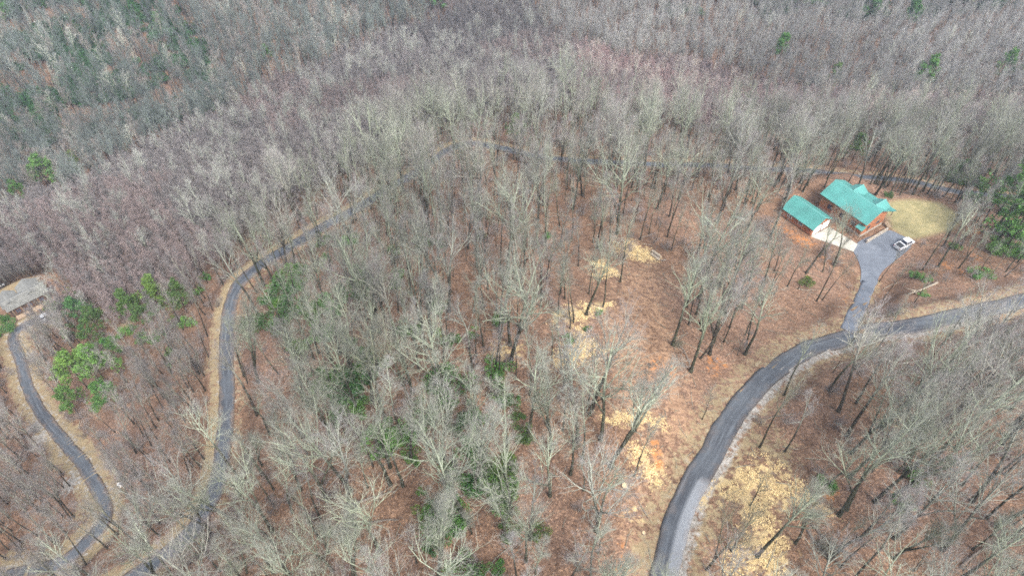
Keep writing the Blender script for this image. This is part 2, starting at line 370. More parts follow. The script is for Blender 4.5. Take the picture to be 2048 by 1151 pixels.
def npmesh(name, verts, faces, mat, attrs=None, smooth_=False):
    """faces: (n,3) or (n,4) int array"""
    me = bpy.data.meshes.new(name); nv, nf, k = len(verts), len(faces), faces.shape[1]
    me.vertices.add(nv); me.vertices.foreach_set('co', np.asarray(verts, np.float32).ravel())
    me.loops.add(nf * k); me.loops.foreach_set('vertex_index', faces.astype(np.int32).ravel())
    me.polygons.add(nf); me.polygons.foreach_set('loop_start', np.arange(0, nf * k, k, dtype=np.int32))
    if mat: me.materials.append(mat)
    for a, d in (attrs or {}).items():
        x = me.attributes.new(a, 'FLOAT', 'POINT'); x.data.foreach_set('value', np.asarray(d, np.float32))
    me.update(calc_edges=True)
    if smooth_: me.polygons.foreach_set('use_smooth', np.ones(nf, bool))
    return me
def link(name, me, parent=None):
    o = bpy.data.objects.new(name, me); C.objects.link(o); o.parent = parent; return o
def tag(o, label=None, cat=None, group=None, kind=None):
    for k, v in (('label', label), ('category', cat), ('group', group), ('kind', kind)):
        if v: o[k] = v
    return o
def empty(name, loc, rz=0.0):
    o = bpy.data.objects.new(name, None); C.objects.link(o); o.location = tuple(map(float, loc)); o.rotation_euler = (0, 0, rz); o.empty_display_size = .5
    return o
def kids(o): return [x for x in bpy.data.objects if x.parent == o]

# ------------------------------------------------------------ ground
att = {}
finem = ((TXY[:, 0] > GX0 - 1) & (TXY[:, 0] < GX1 + 1) & (TXY[:, 1] > GY0 - 1) & (TXY[:, 1] < GY1 + 1))
FXY = TXY[finem]
STRAW_PX = {
 'log_stack': [(1236, 488), (1262, 482), (1285, 494), (1308, 508), (1316, 516), (1290, 524), (1256, 513), (1240, 500)],
 'upper_trees': [(1180, 520), (1205, 522), (1242, 540), (1240, 552), (1190, 554)],
 'green_bush': [(1105, 625), (1150, 610), (1228, 603), (1205, 622), (1160, 640), (1112, 642)],
 'pale_crown': [(1140, 650), (1170, 650), (1172, 672), (1208, 694), (1188, 715), (1135, 730), (1100, 728), (1118, 704), (1142, 688)],
 'leaning_tree': [(1208, 836), (1250, 826), (1290, 822), (1328, 838), (1326, 855), (1280, 847), (1215, 845)],
 'thin_trunk': [(1258, 888), (1285, 897), (1308, 918), (1322, 945), (1316, 966), (1292, 950), (1268, 918)],
 'roadside': [(1420, 985), (1480, 930), (1535, 905), (1585, 955), (1650, 1005), (1660, 1025), (1590, 1012), (1555, 1025), (1580, 1080), (1575, 1165), (1425, 1165), (1450, 1110), (1492, 1060), (1465, 1010)],
}
STRAW = {k: ats(v)[:, :2] for k, v in STRAW_PX.items()}
def bl(poly, soft): return smooth(soft, -soft, poly_sd(FXY, poly))
straw = np.zeros(len(FXY))
for k, p in STRAW.items(): straw = np.maximum(straw, bl(p, 2.6) * (.72 if k not in ('roadside',) else .60))
def disc(px, py, r, st=1.0):
    c = at(px, py)[:2]; return st * smooth(r, r * .2, np.linalg.norm(FXY - c, axis=1))
straw = np.maximum(straw, disc(1015, 705, 5, .45))
straw = np.maximum(straw, disc(1270, 1030, 2.2, .4)); straw = np.maximum(straw, disc(1400, 1000, 3, .45))
clay = np.zeros(len(FXY))
for a in [(1312, 905, 1.6, .75), (1318, 930, 1.6, .9), (1312, 885, 1.4, .6), (1256, 685, 1.2, .6), (1250, 1115, 1.5, .6), (1247, 1140, 1.6, .6), (1585, 424, 2.2, .9), (1240, 1090, 1.3, .5),
          (1990, 705, 3.0, .9), (1975, 720, 1.8, .8), (1930, 545, 2.5, .6), (1950, 515, 3, .6), (2030, 590, 3.5, .6), (1945, 460, 3, .5), (1600, 480, 6, .45), (1560, 460, 6, .45), (1650, 520, 4, .45), (1890, 530, 2.5, .6), (1700, 600, 4, .4), (1440, 735, 5, .35), (1325, 735, 4, .4), (1655, 985, 2.2, .7)]:
    clay = np.maximum(clay, disc(*a))
path = np.zeros(len(FXY))
CLEARING = ats([(1215, 560), (1260, 520), (1320, 520), (1345, 600), (1355, 700), (1390, 780), (1440, 800), (1400, 880), (1340, 960), (1310, 1160), (1235, 1160), (1250, 1000), (1260, 860), (1215, 780), (1195, 700), (1205, 640)])[:, :2]
path = np.maximum(path, bl(CLEARING, 4.0) * .47)
for pl, w in (([(1290, 560), (1310, 610), (1328, 680), (1340, 740), (1352, 800), (1365, 850), (1380, 900), (1385, 950)], 1.5), ([(1255, 570), (1262, 640), (1262, 720)], 1.6), ([(1300, 900), (1340, 950), (1300, 1060), (1270, 1150)], 3.0)):
    d = seg_dist(FXY, catmull(ats(pl), 1.0))[0]; path = np.maximum(path, .62 * smooth(w, w * .3, d))
gravel = np.zeros(len(FXY)); tang = np.zeros(len(FXY))
for k, v in ROADS.items():
    m = near_mask(FXY, v[4], 14); d, zz, tp, side = seg_dist(FXY[m], v[4]); hw = v[1] / 2
    f = tp / len(v[4])
    if k == 'main_road':   # loose stone verge on the outer side, straw-tan grass on both
        g = smooth(hw + 1.9, hw + .5, d) * np.where(side < 0, .78, .14) * smooth(.80, .62, f)
        t = smooth(hw + 5.5, hw + 1.5, d) * .55
    elif k == 'loop_road':
        g = smooth(hw + 1.0, hw + .2, d) * .3; t = smooth(hw + 2.8, hw + 1.0, d) * np.where(side > 0, .9, .4) * (1 - .45 * smooth(.45, .55, f))
    elif k == 'lower_drive':
        g = smooth(hw + 1.6, hw + .4, d) * .42; t = smooth(hw + 3.6, hw + 1.0, d) * .95
    else:
        g = d * 0; t = smooth(hw + 2.2, hw + .3, d) * .5
    gravel[m] = np.maximum(gravel[m], g); tang[m] = np.maximum(tang[m], t)
for a in [(75, 850, 4, .9), (78, 880, 4, .8), (140, 965, 4.5, .8), (60, 715, 3.5, .5)]: gravel = np.maximum(gravel, disc(*a))
for a in [(15, 580, 9, .9), (30, 565, 8, .8), (115, 910, 5, .9), (175, 1010, 5, .8), (20, 1128, 6, .9), (0, 650, 5, .7), (425, 720, 5, .5), (250, 650, 3.5, .9), (1700, 705, 5, .5), (1550, 900, 7, .55), (1500, 880, 6, .6), (2020, 625, 5, .6)]: tang = np.maximum(tang, disc(*a))
lawn = bl(LAWN, 1.0)
for nme, d in (('straw', straw), ('clay', clay), ('path', path), ('gravel', gravel), ('tan_grass', tang), ('lawn', lawn)):
    z = np.zeros(len(TXY)); z[finem] = d; att[nme] = z
nx, ny = len(xs), len(ys)
ii = (np.arange(ny - 1)[:, None] * nx + np.arange(nx - 1)[None]).ravel()
tf = np.stack([ii, ii + 1, ii + nx + 1, ii + nx], 1)
gme = npmesh('ground', np.column_stack([TXY, TZ]), tf, M['ground'], att, True)
tag(link('ground', gme), kind='structure')

# ------------------------------------------------------------ roads
def ribbon(name, line, width, mat, nacross=7, patch=None):
    p = line; tg = np.gradient(p[:, :2], axis=0); tg /= np.linalg.norm(tg, axis=1)[:, None]
    nr = np.stack([tg[:, 1], -tg[:, 0]], 1)                        # to the right of travel
    s = np.concatenate([[0], np.cumsum(np.linalg.norm(np.diff(p[:, :2], axis=0), axis=1))])
    wob = .07 * np.sin(s * .7) + .05 * np.sin(s * 1.9 + 1)
    wob2 = .07 * np.sin(s * .6 + 2) + .05 * np.sin(s * 2.3)
    V, U, W = [], [], []
    us = np.concatenate([[-1.0], np.linspace(-1, 1, nacross), [1.0]])
    for k, u in enumerate(us):
        hw = (width if np.ndim(width) == 0 else np.asarray(width)) / 2 + (wob if u < 0 else wob2)
        V.append(np.column_stack([p[:, :2] + nr * (u * hw)[:, None], p[:, 2] + .05 * (1 - u * u) - (.22 if k in (0, len(us) - 1) else 0)])); U.append(np.full(len(p), u)); W.append(s)
    m = len(us); N = len(p); V = np.stack(V, 1).reshape(-1, 3); U = np.stack(U, 1).ravel(); W = np.stack(W, 1).ravel()
    i = (np.arange(N - 1)[:, None] * m + np.arange(m - 1)[None]).ravel()
    F = np.stack([i, i + m, i + m + 1, i + 1], 1)
    pa = np.zeros(len(V)) if patch is None else patch(U, W)
    me = npmesh(name, V, F, mat, {'across': U, 'along': W, 'new_patch': pa}, True)
    return tag(link(name, me), kind='structure')
_ml = ROADS['main_road'][4]; _i = np.argmin(((_ml[:, :2] - at(1400, 950)[:2]) ** 2).sum(1))
_s = np.concatenate([[0], np.cumsum(np.linalg.norm(np.diff(_ml[:, :2], axis=0), axis=1))])[_i]
ribbon('main_road', _ml, 3.6, M['asphalt'], 9, lambda U, W: ((U > .02) & (W < _s)).astype(float))
_lp = ROADS['loop_road'][4]; ribbon('loop_road', _lp, 2.95 - .65 * smooth(.42, .58, np.linspace(0, 1, len(_lp))), M['faded'])
ribbon('lower_drive', ROADS['lower_drive'][4], 2.6, M['faded'])
_dv = ROADS['driveway'][4]; _dk = seg_dist(_dv[:, :2], ROADS['main_road'][4])[0] > .9; _dv = _dv[_dk] + np.array([0, 0, .0])[None]; _dv[:, 2] += -.02
ribbon('driveway', _dv, 3.0, M['pad'])
# parking pad: flat sheet with a skirt
def sheet(name, poly, z, mat, thick=.2, extra=None):
    n = len(poly); c = poly.mean(0)
    V = [(p[0], p[1], z) for p in poly] + [(p[0], p[1], z - thick) for p in poly]
    me = bpy.data.meshes.new(name); me.from_pydata(V, [], [tuple(range(n))] + [(i, n + i, n + (i + 1) % n, (i + 1) % n) for i in range(n)])
    me.materials.append(mat)
    for a in ('across', 'along', 'new_patch'): me.attributes.new(a, 'FLOAT', 'POINT')
    me.attributes['along'].data.foreach_set('value', [p[1] for p in poly] * 2)
    me.attributes['across'].data.foreach_set('value', [(p[0] - c[0]) * .04 for p in poly] * 2)
    me.update(); return tag(link(name, me), kind='structure')
def dense(poly, step=.8):
    return catmull(np.column_stack([np.vstack([poly, poly[:1]]), np.zeros(len(poly) + 1)]), step)[:-1, :2]
_pd = dense(PAD)
if poly_sd(PAD.mean(0)[None], _pd)[0] > 0: pass
_area = .5 * np.sum(_pd[:, 0] * np.roll(_pd[:, 1], -1) - np.roll(_pd[:, 0], -1) * _pd[:, 1])
if _area < 0: _pd = _pd[::-1]
sheet('parking_pad', _pd, SITE_Z + .03, M['pad'])
concrete = simple('pale_concrete', (.36, .345, .295), .85, .22, .5)
apron = polyplane([(1621, 473), (1658, 454), (1715, 488), (1707, 503)])
_ad = apron[::-1]
sheet('concrete_apron', _ad if .5 * np.sum(_ad[:, 0] * np.roll(_ad[:, 1], -1) - np.roll(_ad[:, 0], -1) * _ad[:, 1]) > 0 else apron, SITE_Z + .07, concrete)

# ------------------------------------------------------------ trees
def grow(P, D, L, Rr, ns, wander, up, tip=.35):
    N = len(P); pts = [P]; d = D.copy(); st = (L / ns)[:, None]
    for k in range(ns):
        d = d + rng.normal(0, wander, (N, 3)) + np.array([0, 0, 1.0]) * up
        d /= np.linalg.norm(d, axis=1)[:, None]; pts.append(pts[-1] + d * st)
    pts = np.stack(pts, 1); t = np.linspace(0, 1, ns + 1)
    rad = Rr[:, None] * (1 - t[None] * (1 - tip))
    return pts, rad
def children(pts, rad, L, per, t0, t1, ang, lf, rf, decay=.5):
    N, K, _ = pts.shape; ns = K - 1
    n = np.maximum(1, np.round(per * (1 + rng.normal(0, .2, N))).astype(int)); idx = np.repeat(np.arange(N), n); m = len(idx)
    start = np.concatenate([[0], np.cumsum(n)[:-1]]); o = np.arange(m) - start[idx]
    t = t0 + (t1 - t0) * (o + rng.random(m)) / n[idx]
    s = np.clip(t * ns, 0, ns - 1e-4); i = s.astype(int); fr = (s - i)[:, None]
    P = pts[idx, i] * (1 - fr) + pts[idx, i + 1] * fr
    D = pts[idx, i + 1] - pts[idx, i]; D /= np.linalg.norm(D, axis=1)[:, None]
    rp = rad[idx, i] * (1 - fr[:, 0]) + rad[idx, i + 1] * fr[:, 0]
    q = rng.normal(0, 1, (m, 3)); q -= (q * D).sum(1)[:, None] * D; q /= np.linalg.norm(q, axis=1)[:, None]
    a = np.radians(rng.normal(ang, 9, m))[:, None]
    D2 = D * np.cos(a) + q * np.sin(a)
    L2 = L[idx] * lf * (1 - decay * (t - t0) / (t1 - t0 + 1e-6)) * rng.uniform(.7, 1.3, m)
    return P, D2, L2, np.minimum(rp * rf, rp * .95), t
def tubes(pts, rad, sides):
    N, K, _ = pts.shape
    d = np.empty_like(pts); d[:, 1:-1] = pts[:, 2:] - pts[:, :-2]; d[:, 0] = pts[:, 1] - pts[:, 0]; d[:, -1] = pts[:, -1] - pts[:, -2]
    d /= np.linalg.norm(d, axis=2)[..., None] + 1e-9
    ref = np.where(np.abs(d[..., 2:3]) < .9, np.array([0, 0, 1.0]), np.array([1.0, 0, 0]))
    u = np.cross(d, ref); u /= np.linalg.norm(u, axis=2)[..., None] + 1e-9; w = np.cross(d, u)
    a = 2 * np.pi * np.arange(sides) / sides
    ring = pts[:, :, None] + rad[:, :, None, None] * (np.cos(a)[None, None, :, None] * u[:, :, None] + np.sin(a)[None, None, :, None] * w[:, :, None])
    V = ring.reshape(-1, 3); T = np.repeat(rad.reshape(-1), sides)
    b = (np.arange(N)[:, None, None] * K + np.arange(K - 1)[None, :, None]) * sides; k = np.arange(sides)[None, None]
    F = np.stack([b + k, b + (k + 1) % sides, b + sides + (k + 1) % sides, b + sides + k], -1).reshape(-1, 4)
    return V, F, T
def joinparts(parts):
    V, F, T, o = [], [], [], 0
    for v, f, t in parts: V.append(v); F.append(f + o); T.append(t); o += len(v)
    return np.vstack(V), np.vstack(F), np.concatenate(T)
def bare_tree(H, clear=.42, spread=1.0, n1=15, n2=7, n3=6, n4=3, r0=None, ang=42, fork=False, wander=.05, up1=.10, twig=1.0):
    """returns (trunk, crown) as arrays; a clear bole, then ascending limbs, branches, twigs"""
    r0 = r0 or H * .0125
    P = np.zeros((1, 3)); D = np.array([[rng.normal(0, .03), rng.normal(0, .03), 1.0]])
    D /= np.linalg.norm(D); L = np.array([H * .93])
    stems = [(P, D, L, np.array([r0]))]
    tp, tr = grow(P, D, L, np.array([r0]), 14, rng.uniform(.02, .06), .04, .12)
    tr[:, 0] *= 1.35
    trunk_parts = [tubes(tp, tr, 7)]
    base = [(tp, tr, L)]
    if fork:
        i = int(14 * clear * rng.uniform(.55, .9)); q = rng.normal(0, 1, 3); q[2] = 0; q /= np.linalg.norm(q)
        d2 = (np.array([0, 0, 1.0]) + q * .38)[None]; d2 /= np.linalg.norm(d2)
        L2 = np.array([H * .93 * (1 - i / 14)]) * .95
        fp, fr = grow(tp[:, i], d2, L2, tr[:, i] * .8, 10, .04, .04, .12)
        trunk_parts.append(tubes(fp, fr, 6)); base.append((fp, fr, L2))
    crown = []; lv1 = []
    for bi, (bp, br, bl_) in enumerate(base):
        t0 = clear if bi == 0 else .25
        P1, D1, L1, R1, t = children(bp, br, np.array([H * .34 * spread]), n1 if bi == 0 else n1 * .6, t0, .97, ang, 1.0, .58, .62)
        p, r = grow(P1, D1, L1, R1, 6, .10, up1, .3); lv1.append((p, r, L1)); crown.append(tubes(p, r, 5))
    for p, r, L1 in lv1:
        P2, D2, L2, R2, t = children(p, r, L1, n2, .22, 1.0, 38, .52, .62)
        p2, r2 = grow(P2, D2, L2, np.maximum(R2, .018 * twig), 4, .13, .07, .35); crown.append(tubes(p2, r2, 4))
        P3, D3, L3, R3, t = children(p2, r2, L2, n3, .2, 1.0, 38, .5, .62)
        p3, r3 = grow(P3, D3, L3, np.maximum(R3, .012 * twig), 3, .15, .07, .4); crown.append(tubes(p3, r3, 3))
        if n4:
            P4, D4, L4, R4, t = children(p3, r3, L3, n4, .25, 1.0, 36, .6, .7)
            p4, r4 = grow(P4, D4, np.maximum(L4, .35), np.full(len(P4), .009 * twig), 2, .16, .06, .5); crown.append(tubes(p4, r4, 3))
    return joinparts(trunk_parts), joinparts(crown)
def tmesh(name, part, H, mat=None):
    V, F, T = part
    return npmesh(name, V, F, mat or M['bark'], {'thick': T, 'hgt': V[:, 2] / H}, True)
PROTO = {}   # kind -> list of (trunk mesh, crown mesh, whole mesh, H)
def make_kind(kind, n, Hs, **kw):
    PROTO[kind] = []
    for i in range(n):
        H = Hs * rng.uniform(.93, 1.07)
        a, b = bare_tree(H, **{k: (v(i) if callable(v) else v) for k, v in kw.items()})
        PROTO[kind].append((tmesh('trunk', a, H), tmesh('crown', b, H), tmesh('bare_tree', joinparts([a, b]), H), H))
make_kind('oak', 9, 24, clear=lambda i: [.40, .48, .36, .45, .52, .42, .30, .56, .38][i], spread=lambda i: [.95, .8, 1.05, .85, .75, 1.0, 1.1, .85, .68][i], n1=lambda i: [14, 16, 11, 17, 13, 12, 15, 10, 18][i], n2=7, n3=6, n4=2, twig=.68, fork=lambda i: i % 2 == 0, ang=lambda i: [35, 30, 43, 34, 27, 39, 46, 36, 26][i], up1=.12)
make_kind('slim', 6, 21, clear=.50, spread=.5, n1=12, n2=6, n3=5, n4=2, ang=31, r0=.17, up1=.14, twig=.72)
make_kind('pole', 4, 13, clear=.42, spread=.6, n1=9, n2=5, n3=4, n4=0, ang=38, r0=.085, up1=.10)
make_kind('bushy', 4, 18, clear=.34, spread=.78, n1=16, n2=7, n3=5, n4=3, ang=36, r0=.2, up1=.13, twig=.75)
make_kind('young', 4, 13, clear=.22, spread=.72, n1=15, n2=6, n3=5, n4=3, ang=32, r0=.08, up1=.14, twig=1.25)
make_kind('far', 4, 20, clear=.38, spread=.85, n1=13, n2=6, n3=5, n4=2, ang=38, r0=.22, twig=1.5)

def leafy(n, size, shape):
    """n small leaf sprays (bent quads) round points given by shape(n)"""
    Pn = shape(n); m = len(Pn)
    a = rng.normal(0, 1, (m, 3)); a /= np.linalg.norm(a, axis=1)[:, None]; b = rng.normal(0, 1, (m, 3)); b -= (a * b).sum(1)[:, None] * a; b /= np.linalg.norm(b, axis=1)[:, None]
    s = (size * rng.uniform(.6, 1.4, m))[:, None]; w = s * .45
    V = np.stack([Pn - a * s, Pn + b * w, Pn + a * s, Pn - b * w], 1).reshape(-1, 3)
    return V, np.arange(4 * m).reshape(-1, 4)
def make_pine(H, open_=1.0):
    P = np.zeros((1, 3)); tp, tr = grow(P, np.array([[0, 0, 1.0]]), np.array([H]), np.array([H * .012]), 10, .02, .03, .15)
    trunk = [tubes(tp, tr, 6)]
    P1, D1, L1, R1, t = children(tp, tr, np.array([H * .30]), 34, .28, .98, 68, 1.0, .45, .78)
    p, r = grow(P1, D1, L1, R1, 4, .08, .07, .3); trunk.append(tubes(p, r, 4))
    P2, D2, L2, R2, t = children(p, r, L1, 6, .3, 1.0, 42, .45, .5)
    p2, r2 = grow(P2, D2, L2, R2, 2, .1, .1, .5)
    ends = np.vstack([p2[:, 1], p2[:, 2], p[:, -1], p[:, -2]])
    def shp(n):
        q = ends[rng.integers(0, len(ends), n)]; return q + rng.normal(0, .22, (n, 3))
    return joinparts(trunk), leafy(int(5600 * open_), .20, shp)
def make_shrub(rad, h, n=1500, size=.2):
    cs = [(rng.uniform(-.85, .85) * rad, rng.uniform(-.85, .85) * rad, rng.uniform(.3, .85) * h, rng.uniform(.22, .5)) for _ in range(11)]
    def shp(n):
        o = []
        for x, y, z, k in cs:
            m = n // len(cs); d = rng.normal(0, 1, (m, 3)); d /= np.linalg.norm(d, axis=1)[:, None]
            rr = rng.uniform(.55, 1.05, m)[:, None]; o.append(np.array([x, y, z * .75]) + d * rr * np.array([rad * k, rad * k, h * k * .55]))
        q = np.vstack(o); q[:, 2] = np.maximum(q[:, 2], .08); return q
    st = np.array([[0, 0, 0.0]] * 7); D = rng.normal(0, .5, (7, 3)); D[:, 2] = 1; D /= np.linalg.norm(D, axis=1)[:, None]
    p, r = grow(st, D, np.full(7, h * .8), np.full(7, .035), 4, .12, .03, .4)
    return tubes(p, r, 4), leafy(n, size, shp)
PINE = []
for i in range(4):
    H = [17, 14, 15, 12][i]; tk, (v, f) = make_pine(H)
    PINE.append((tmesh('trunk', tk, H * 3), npmesh('crown', v, f, M['pine']), H))
SHRUB = []
for i in range(4):
    stem, (v, f) = make_shrub(1.6, 2.2, 2100, .095)
    SHRUB.append((tmesh('stem', stem, 4.0), npmesh('foliage', v, f, M['laurel']), npmesh('foliage', v, f, M['holly'])))

# ---- where they stand
def poly_px_inside(px, py, poly):
    return poly_sd(np.stack([px, py], 1), np.array(poly, float)) < 0
XY = []
cell = 2.6
for yy in np.arange(18, 470, cell):
    for xx in np.arange(-330, 330, cell):
        XY.append((xx + random.uniform(-.48, .48) * cell, yy + random.uniform(-.48, .48) * cell))
for yy in np.arange(60, 420, 1.75):
    for xx in np.arange(-300, 300, 1.75): XY.append((xx + random.uniform(-.48, .48) * 1.75, yy + random.uniform(-.48, .48) * 1.75))
n_coarse = len(np.arange(18, 470, cell)) * len(np.arange(-330, 330, cell))
XY = np.array(XY); XYZ = np.column_stack([XY, ground_z(XY)])
pj = proj(XYZ)
fine_pt = np.arange(len(XYZ)) >= n_coarse
keep = (pj[:, 2] > 25) & (pj[:, 0] > -150) & (pj[:, 0] < 2200) & (pj[:, 1] > -90) & (pj[:, 1] < 1420)
XYZ = XYZ[keep]; pj = pj[keep]; fine_pt = fine_pt[keep]
for k, v in ROADS.items():
    d = seg_dist(XYZ[:, :2], v[4])[0]; g = d > v[1] / 2 + np.where((k == 'main_road') | (k != 'loop_road'), 2.3, np.where(pj[:, 0] > 700, .7, 1.7)); XYZ = XYZ[g]; pj = pj[g]; fine_pt = fine_pt[g]
CLEAR_PX = [[(1185, 560), (1230, 530), (1330, 520), (1350, 600), (1360, 700), (1400, 760), (1470, 760), (1440, 830), (1390, 900), (1340, 960), (1310, 1160), (1225, 1160), (1235, 1000), (1250, 860), (1200, 800), (1150, 760), (1190, 700), (1195, 640)],
            [(1420, 985), (1490, 930), (1560, 960), (1590, 1010), (1560, 1060), (1590, 1170), (1430, 1170), (1455, 1090)]]
CLEAR_W = [ats([(a, min(b, 1400)) for a, b in c])[:, :2] for c in CLEAR_PX]
ok = np.ones(len(XYZ), bool)
for c in CLEAR_W: ok &= poly_sd(XYZ[:, :2], c) > .5
ok &= poly_sd(XYZ[:, :2], PAD) > 1.5; ok &= poly_sd(XYZ[:, :2], LAWN) > 1.0; ok &= poly_sd(XYZ[:, :2], apron) > 1.5
for B in (GAR, HOU):
    q = XYZ[:, :2] - B['c']; ca_, sa_ = math.cos(B['a']), math.sin(B['a'])
    lx = q @ np.array([ca_, sa_]); ly = q @ np.array([-sa_, ca_]); ok &= ~((abs(lx) < B['L'] / 2 + 3) & (abs(ly) < B['W'] / 2 + 4.5))
lc = onleft(48, 607)[:2]; ok &= np.linalg.norm(XYZ[:, :2] - lc, axis=1) > 11
_tl = -lc / np.linalg.norm(lc); _q = XYZ[:, :2] - lc; ok &= ~((np.abs(_q @ np.array([-_tl[1], _tl[0]])) < 10) & (_q @ _tl > 0) & (_q @ _tl < 19) & (rng.random(len(XYZ)) < .8))
XYZ = XYZ[ok]; pj = pj[ok]; fine_pt = fine_pt[ok]; px, py = pj[:, 0], pj[:, 1]
# zones of the wood
def below(pts, px, py):
    a = np.array(pts, float); return py > np.interp(px, a[:, 0], a[:, 1])
crest_line = [(-200, 700), (300, 640), (440, 560), (560, 440), (750, 330), (860, 262), (1000, 225), (1150, 235), (1300, 258), (1600, 262), (2300, 290)]
far_line = [(-200, 520), (0, 455), (200, 372), (430, 240), (560, 185), (860, 45), (1000, -40), (2300, -400)]
spur_line = [(-200, -500), (1020, -60), (1100, 85), (1230, 135), (1400, 150), (1500, 185), (1620, 215), (1800, 222), (2300, 250)]
jit = rng.normal(0, 9, len(px)) + 14 * np.sin(XYZ[:, 0] * .09 + 2 * np.sin(XYZ[:, 1] * .06))
Zc = below(crest_line, px, py + .8 * jit); Zfar = ~below(far_line, px, py + jit); Zspur = ~below(spur_line, px, py) & (px > 1000)
Zval = ~Zc & ~Zfar & ~Zspur
Zleft = (px < 470) & Zc & ~poly_px_inside(px, py, [(470, 2000), (470, 560), (455, 640), (445, 900), (420, 1010), (250, 1170), (200, 2000)])
def vn(x, y, s, ph):
    return .5 + .25 * (np.sin(x / s + 1.7 * np.sin(y / s * .8 + ph)) + np.sin(y / s * 1.1 + 1.5 * np.sin(x / s * .7 + ph * 2)))
nv = vn(XYZ[:, 0], XYZ[:, 1], 14, .3)
dens = np.where(Zc, .048 + .03 * nv, np.where(Zfar, .088 + .02 * nv, np.where(Zspur, .092, .140)))
LAUREL_PX = [(-100, -40), (320, -30), (420, 110), (470, 210), (380, 240), (250, 260), (60, 300), (-100, 280), (-100, 150), (60, 120), (-60, 60)]
dens = np.where(Zfar & poly_px_inside(px, py, LAUREL_PX), .056, dens)
dens = np.where(Zleft, .088, dens); dens = np.where(Zc & (py < 345), .068, dens); dens = np.where(Zc & (px > 1540) & (py > 680), .062, dens)
dens = np.where(Zc & (px > 1000) & (px < 1900) & (py > 330) & (py < 560), .032, dens)
dens = np.where(Zc & (py > 330) & (px > 480) & (px < 1100) & (py < 800), .078, dens)
dens = np.where(Zc & (px > 1000) & (px < 1560) & (py > 325) & (py < 405), .052, dens); dens = np.where((px > 1555) & (px < 1790) & (py > 425) & (py < 525), .004, dens); dens = np.where((px > 1600) & (px < 1790) & (py >= 525) & (py < 640), .014, dens)
_ld = seg_dist(XYZ[:, :2], ROADS['loop_road'][4])[0]; dens = np.where((_ld < 5) & (px > 445) & (px < 560), dens * .6, dens); _md = seg_dist(XYZ[:, :2], ROADS['main_road'][4])[0]; dens = np.where((_md < 15) & (px > 1500) & (py > 560), dens * .16, dens); dens = np.where((_ld < 16) & (px > 1000) & (px < 1990) & (py > 318) & (py < 420) & ~((px > 1660) & (px < 1740)), .115, dens)
acc = rng.random(len(XYZ)) < np.where(fine_pt, np.where(Zval, .30 * 1.75 ** 2 * .75, 0), np.where(Zval, .05, dens) * cell * cell)
XYZ = XYZ[acc]; pj = pj[acc]; px, py = pj[:, 0], pj[:, 1]
Zc, Zfar, Zspur, Zval, Zleft = (z[acc] for z in (Zc, Zfar, Zspur, Zval, Zleft))
N = len(XYZ); kind = np.empty(N, object); sc = np.ones(N); tint = np.ones((N, 3))
r = rng.random(N); r2 = rng.random(N)
for i in range(N):
    if Zc[i]:
        po = .62 if py[i] > 760 else .26; kind[i] = 'oak' if r[i] < po else ('slim' if r[i] < po + .30 + .22 * (py[i] <= 760) else 'bushy')
        sc[i] = rng.uniform(.68, 1.08) if r2[i] > .22 else rng.uniform(.4, .65)
        t = np.array([.97, 1.02, .90]) * rng.uniform(.72, 1.08)
        if .3 < r2[i] < .5: t = np.array([.98, .97, .96]) * rng.uniform(.7, 1.05)
        if r2[i] > .86: t = np.array([1.03, .97, .97]) * rng.uniform(.75, 1.0)
        if rng.random() < .24: kind[i] = 'pole'; sc[i] = rng.uniform(.55, 1.05); t = np.array([.92, .86, .80]) * rng.uniform(.5, .85)
        if Zleft[i]:
            kind[i] = 'bushy' if r[i] < .5 else 'slim'; t = np.array([.97, .92, .90]) * rng.uniform(.62, .95); sc[i] = rng.uniform(.6, .95)
    elif Zval[i]:
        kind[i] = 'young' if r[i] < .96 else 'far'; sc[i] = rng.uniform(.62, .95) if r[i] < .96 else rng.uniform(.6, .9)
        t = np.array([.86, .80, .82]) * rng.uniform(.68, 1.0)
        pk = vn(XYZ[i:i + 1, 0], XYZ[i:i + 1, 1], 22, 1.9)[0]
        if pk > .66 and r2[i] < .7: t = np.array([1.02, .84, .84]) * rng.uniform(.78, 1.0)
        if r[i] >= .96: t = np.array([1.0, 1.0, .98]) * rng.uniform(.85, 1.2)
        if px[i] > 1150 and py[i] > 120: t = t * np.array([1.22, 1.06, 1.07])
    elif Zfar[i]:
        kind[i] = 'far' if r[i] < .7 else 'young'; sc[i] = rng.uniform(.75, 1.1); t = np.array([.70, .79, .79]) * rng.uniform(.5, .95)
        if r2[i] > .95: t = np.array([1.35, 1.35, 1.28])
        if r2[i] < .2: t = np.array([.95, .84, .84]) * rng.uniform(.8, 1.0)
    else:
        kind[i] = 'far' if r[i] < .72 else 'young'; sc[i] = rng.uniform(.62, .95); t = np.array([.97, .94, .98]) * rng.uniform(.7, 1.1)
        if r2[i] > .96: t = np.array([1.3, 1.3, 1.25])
    tint[i] = t
tint *= (.80 + .40 * vn(XYZ[:, 0], XYZ[:, 1], 26, .9) * (.6 + .8 * vn(XYZ[:, 0], XYZ[:, 1], 9, 2.9)))[:, None]
var = np.array([rng.integers(0, len(PROTO[k])) for k in kind])
HH = np.array([PROTO[k][v][3] for k, v in zip(kind, var)]) * sc
rot = rng.uniform(0, 2 * math.pi, N); lean = np.abs(rng.normal(0, .045, N)); leana = rng.uniform(0, 2 * math.pi, N)

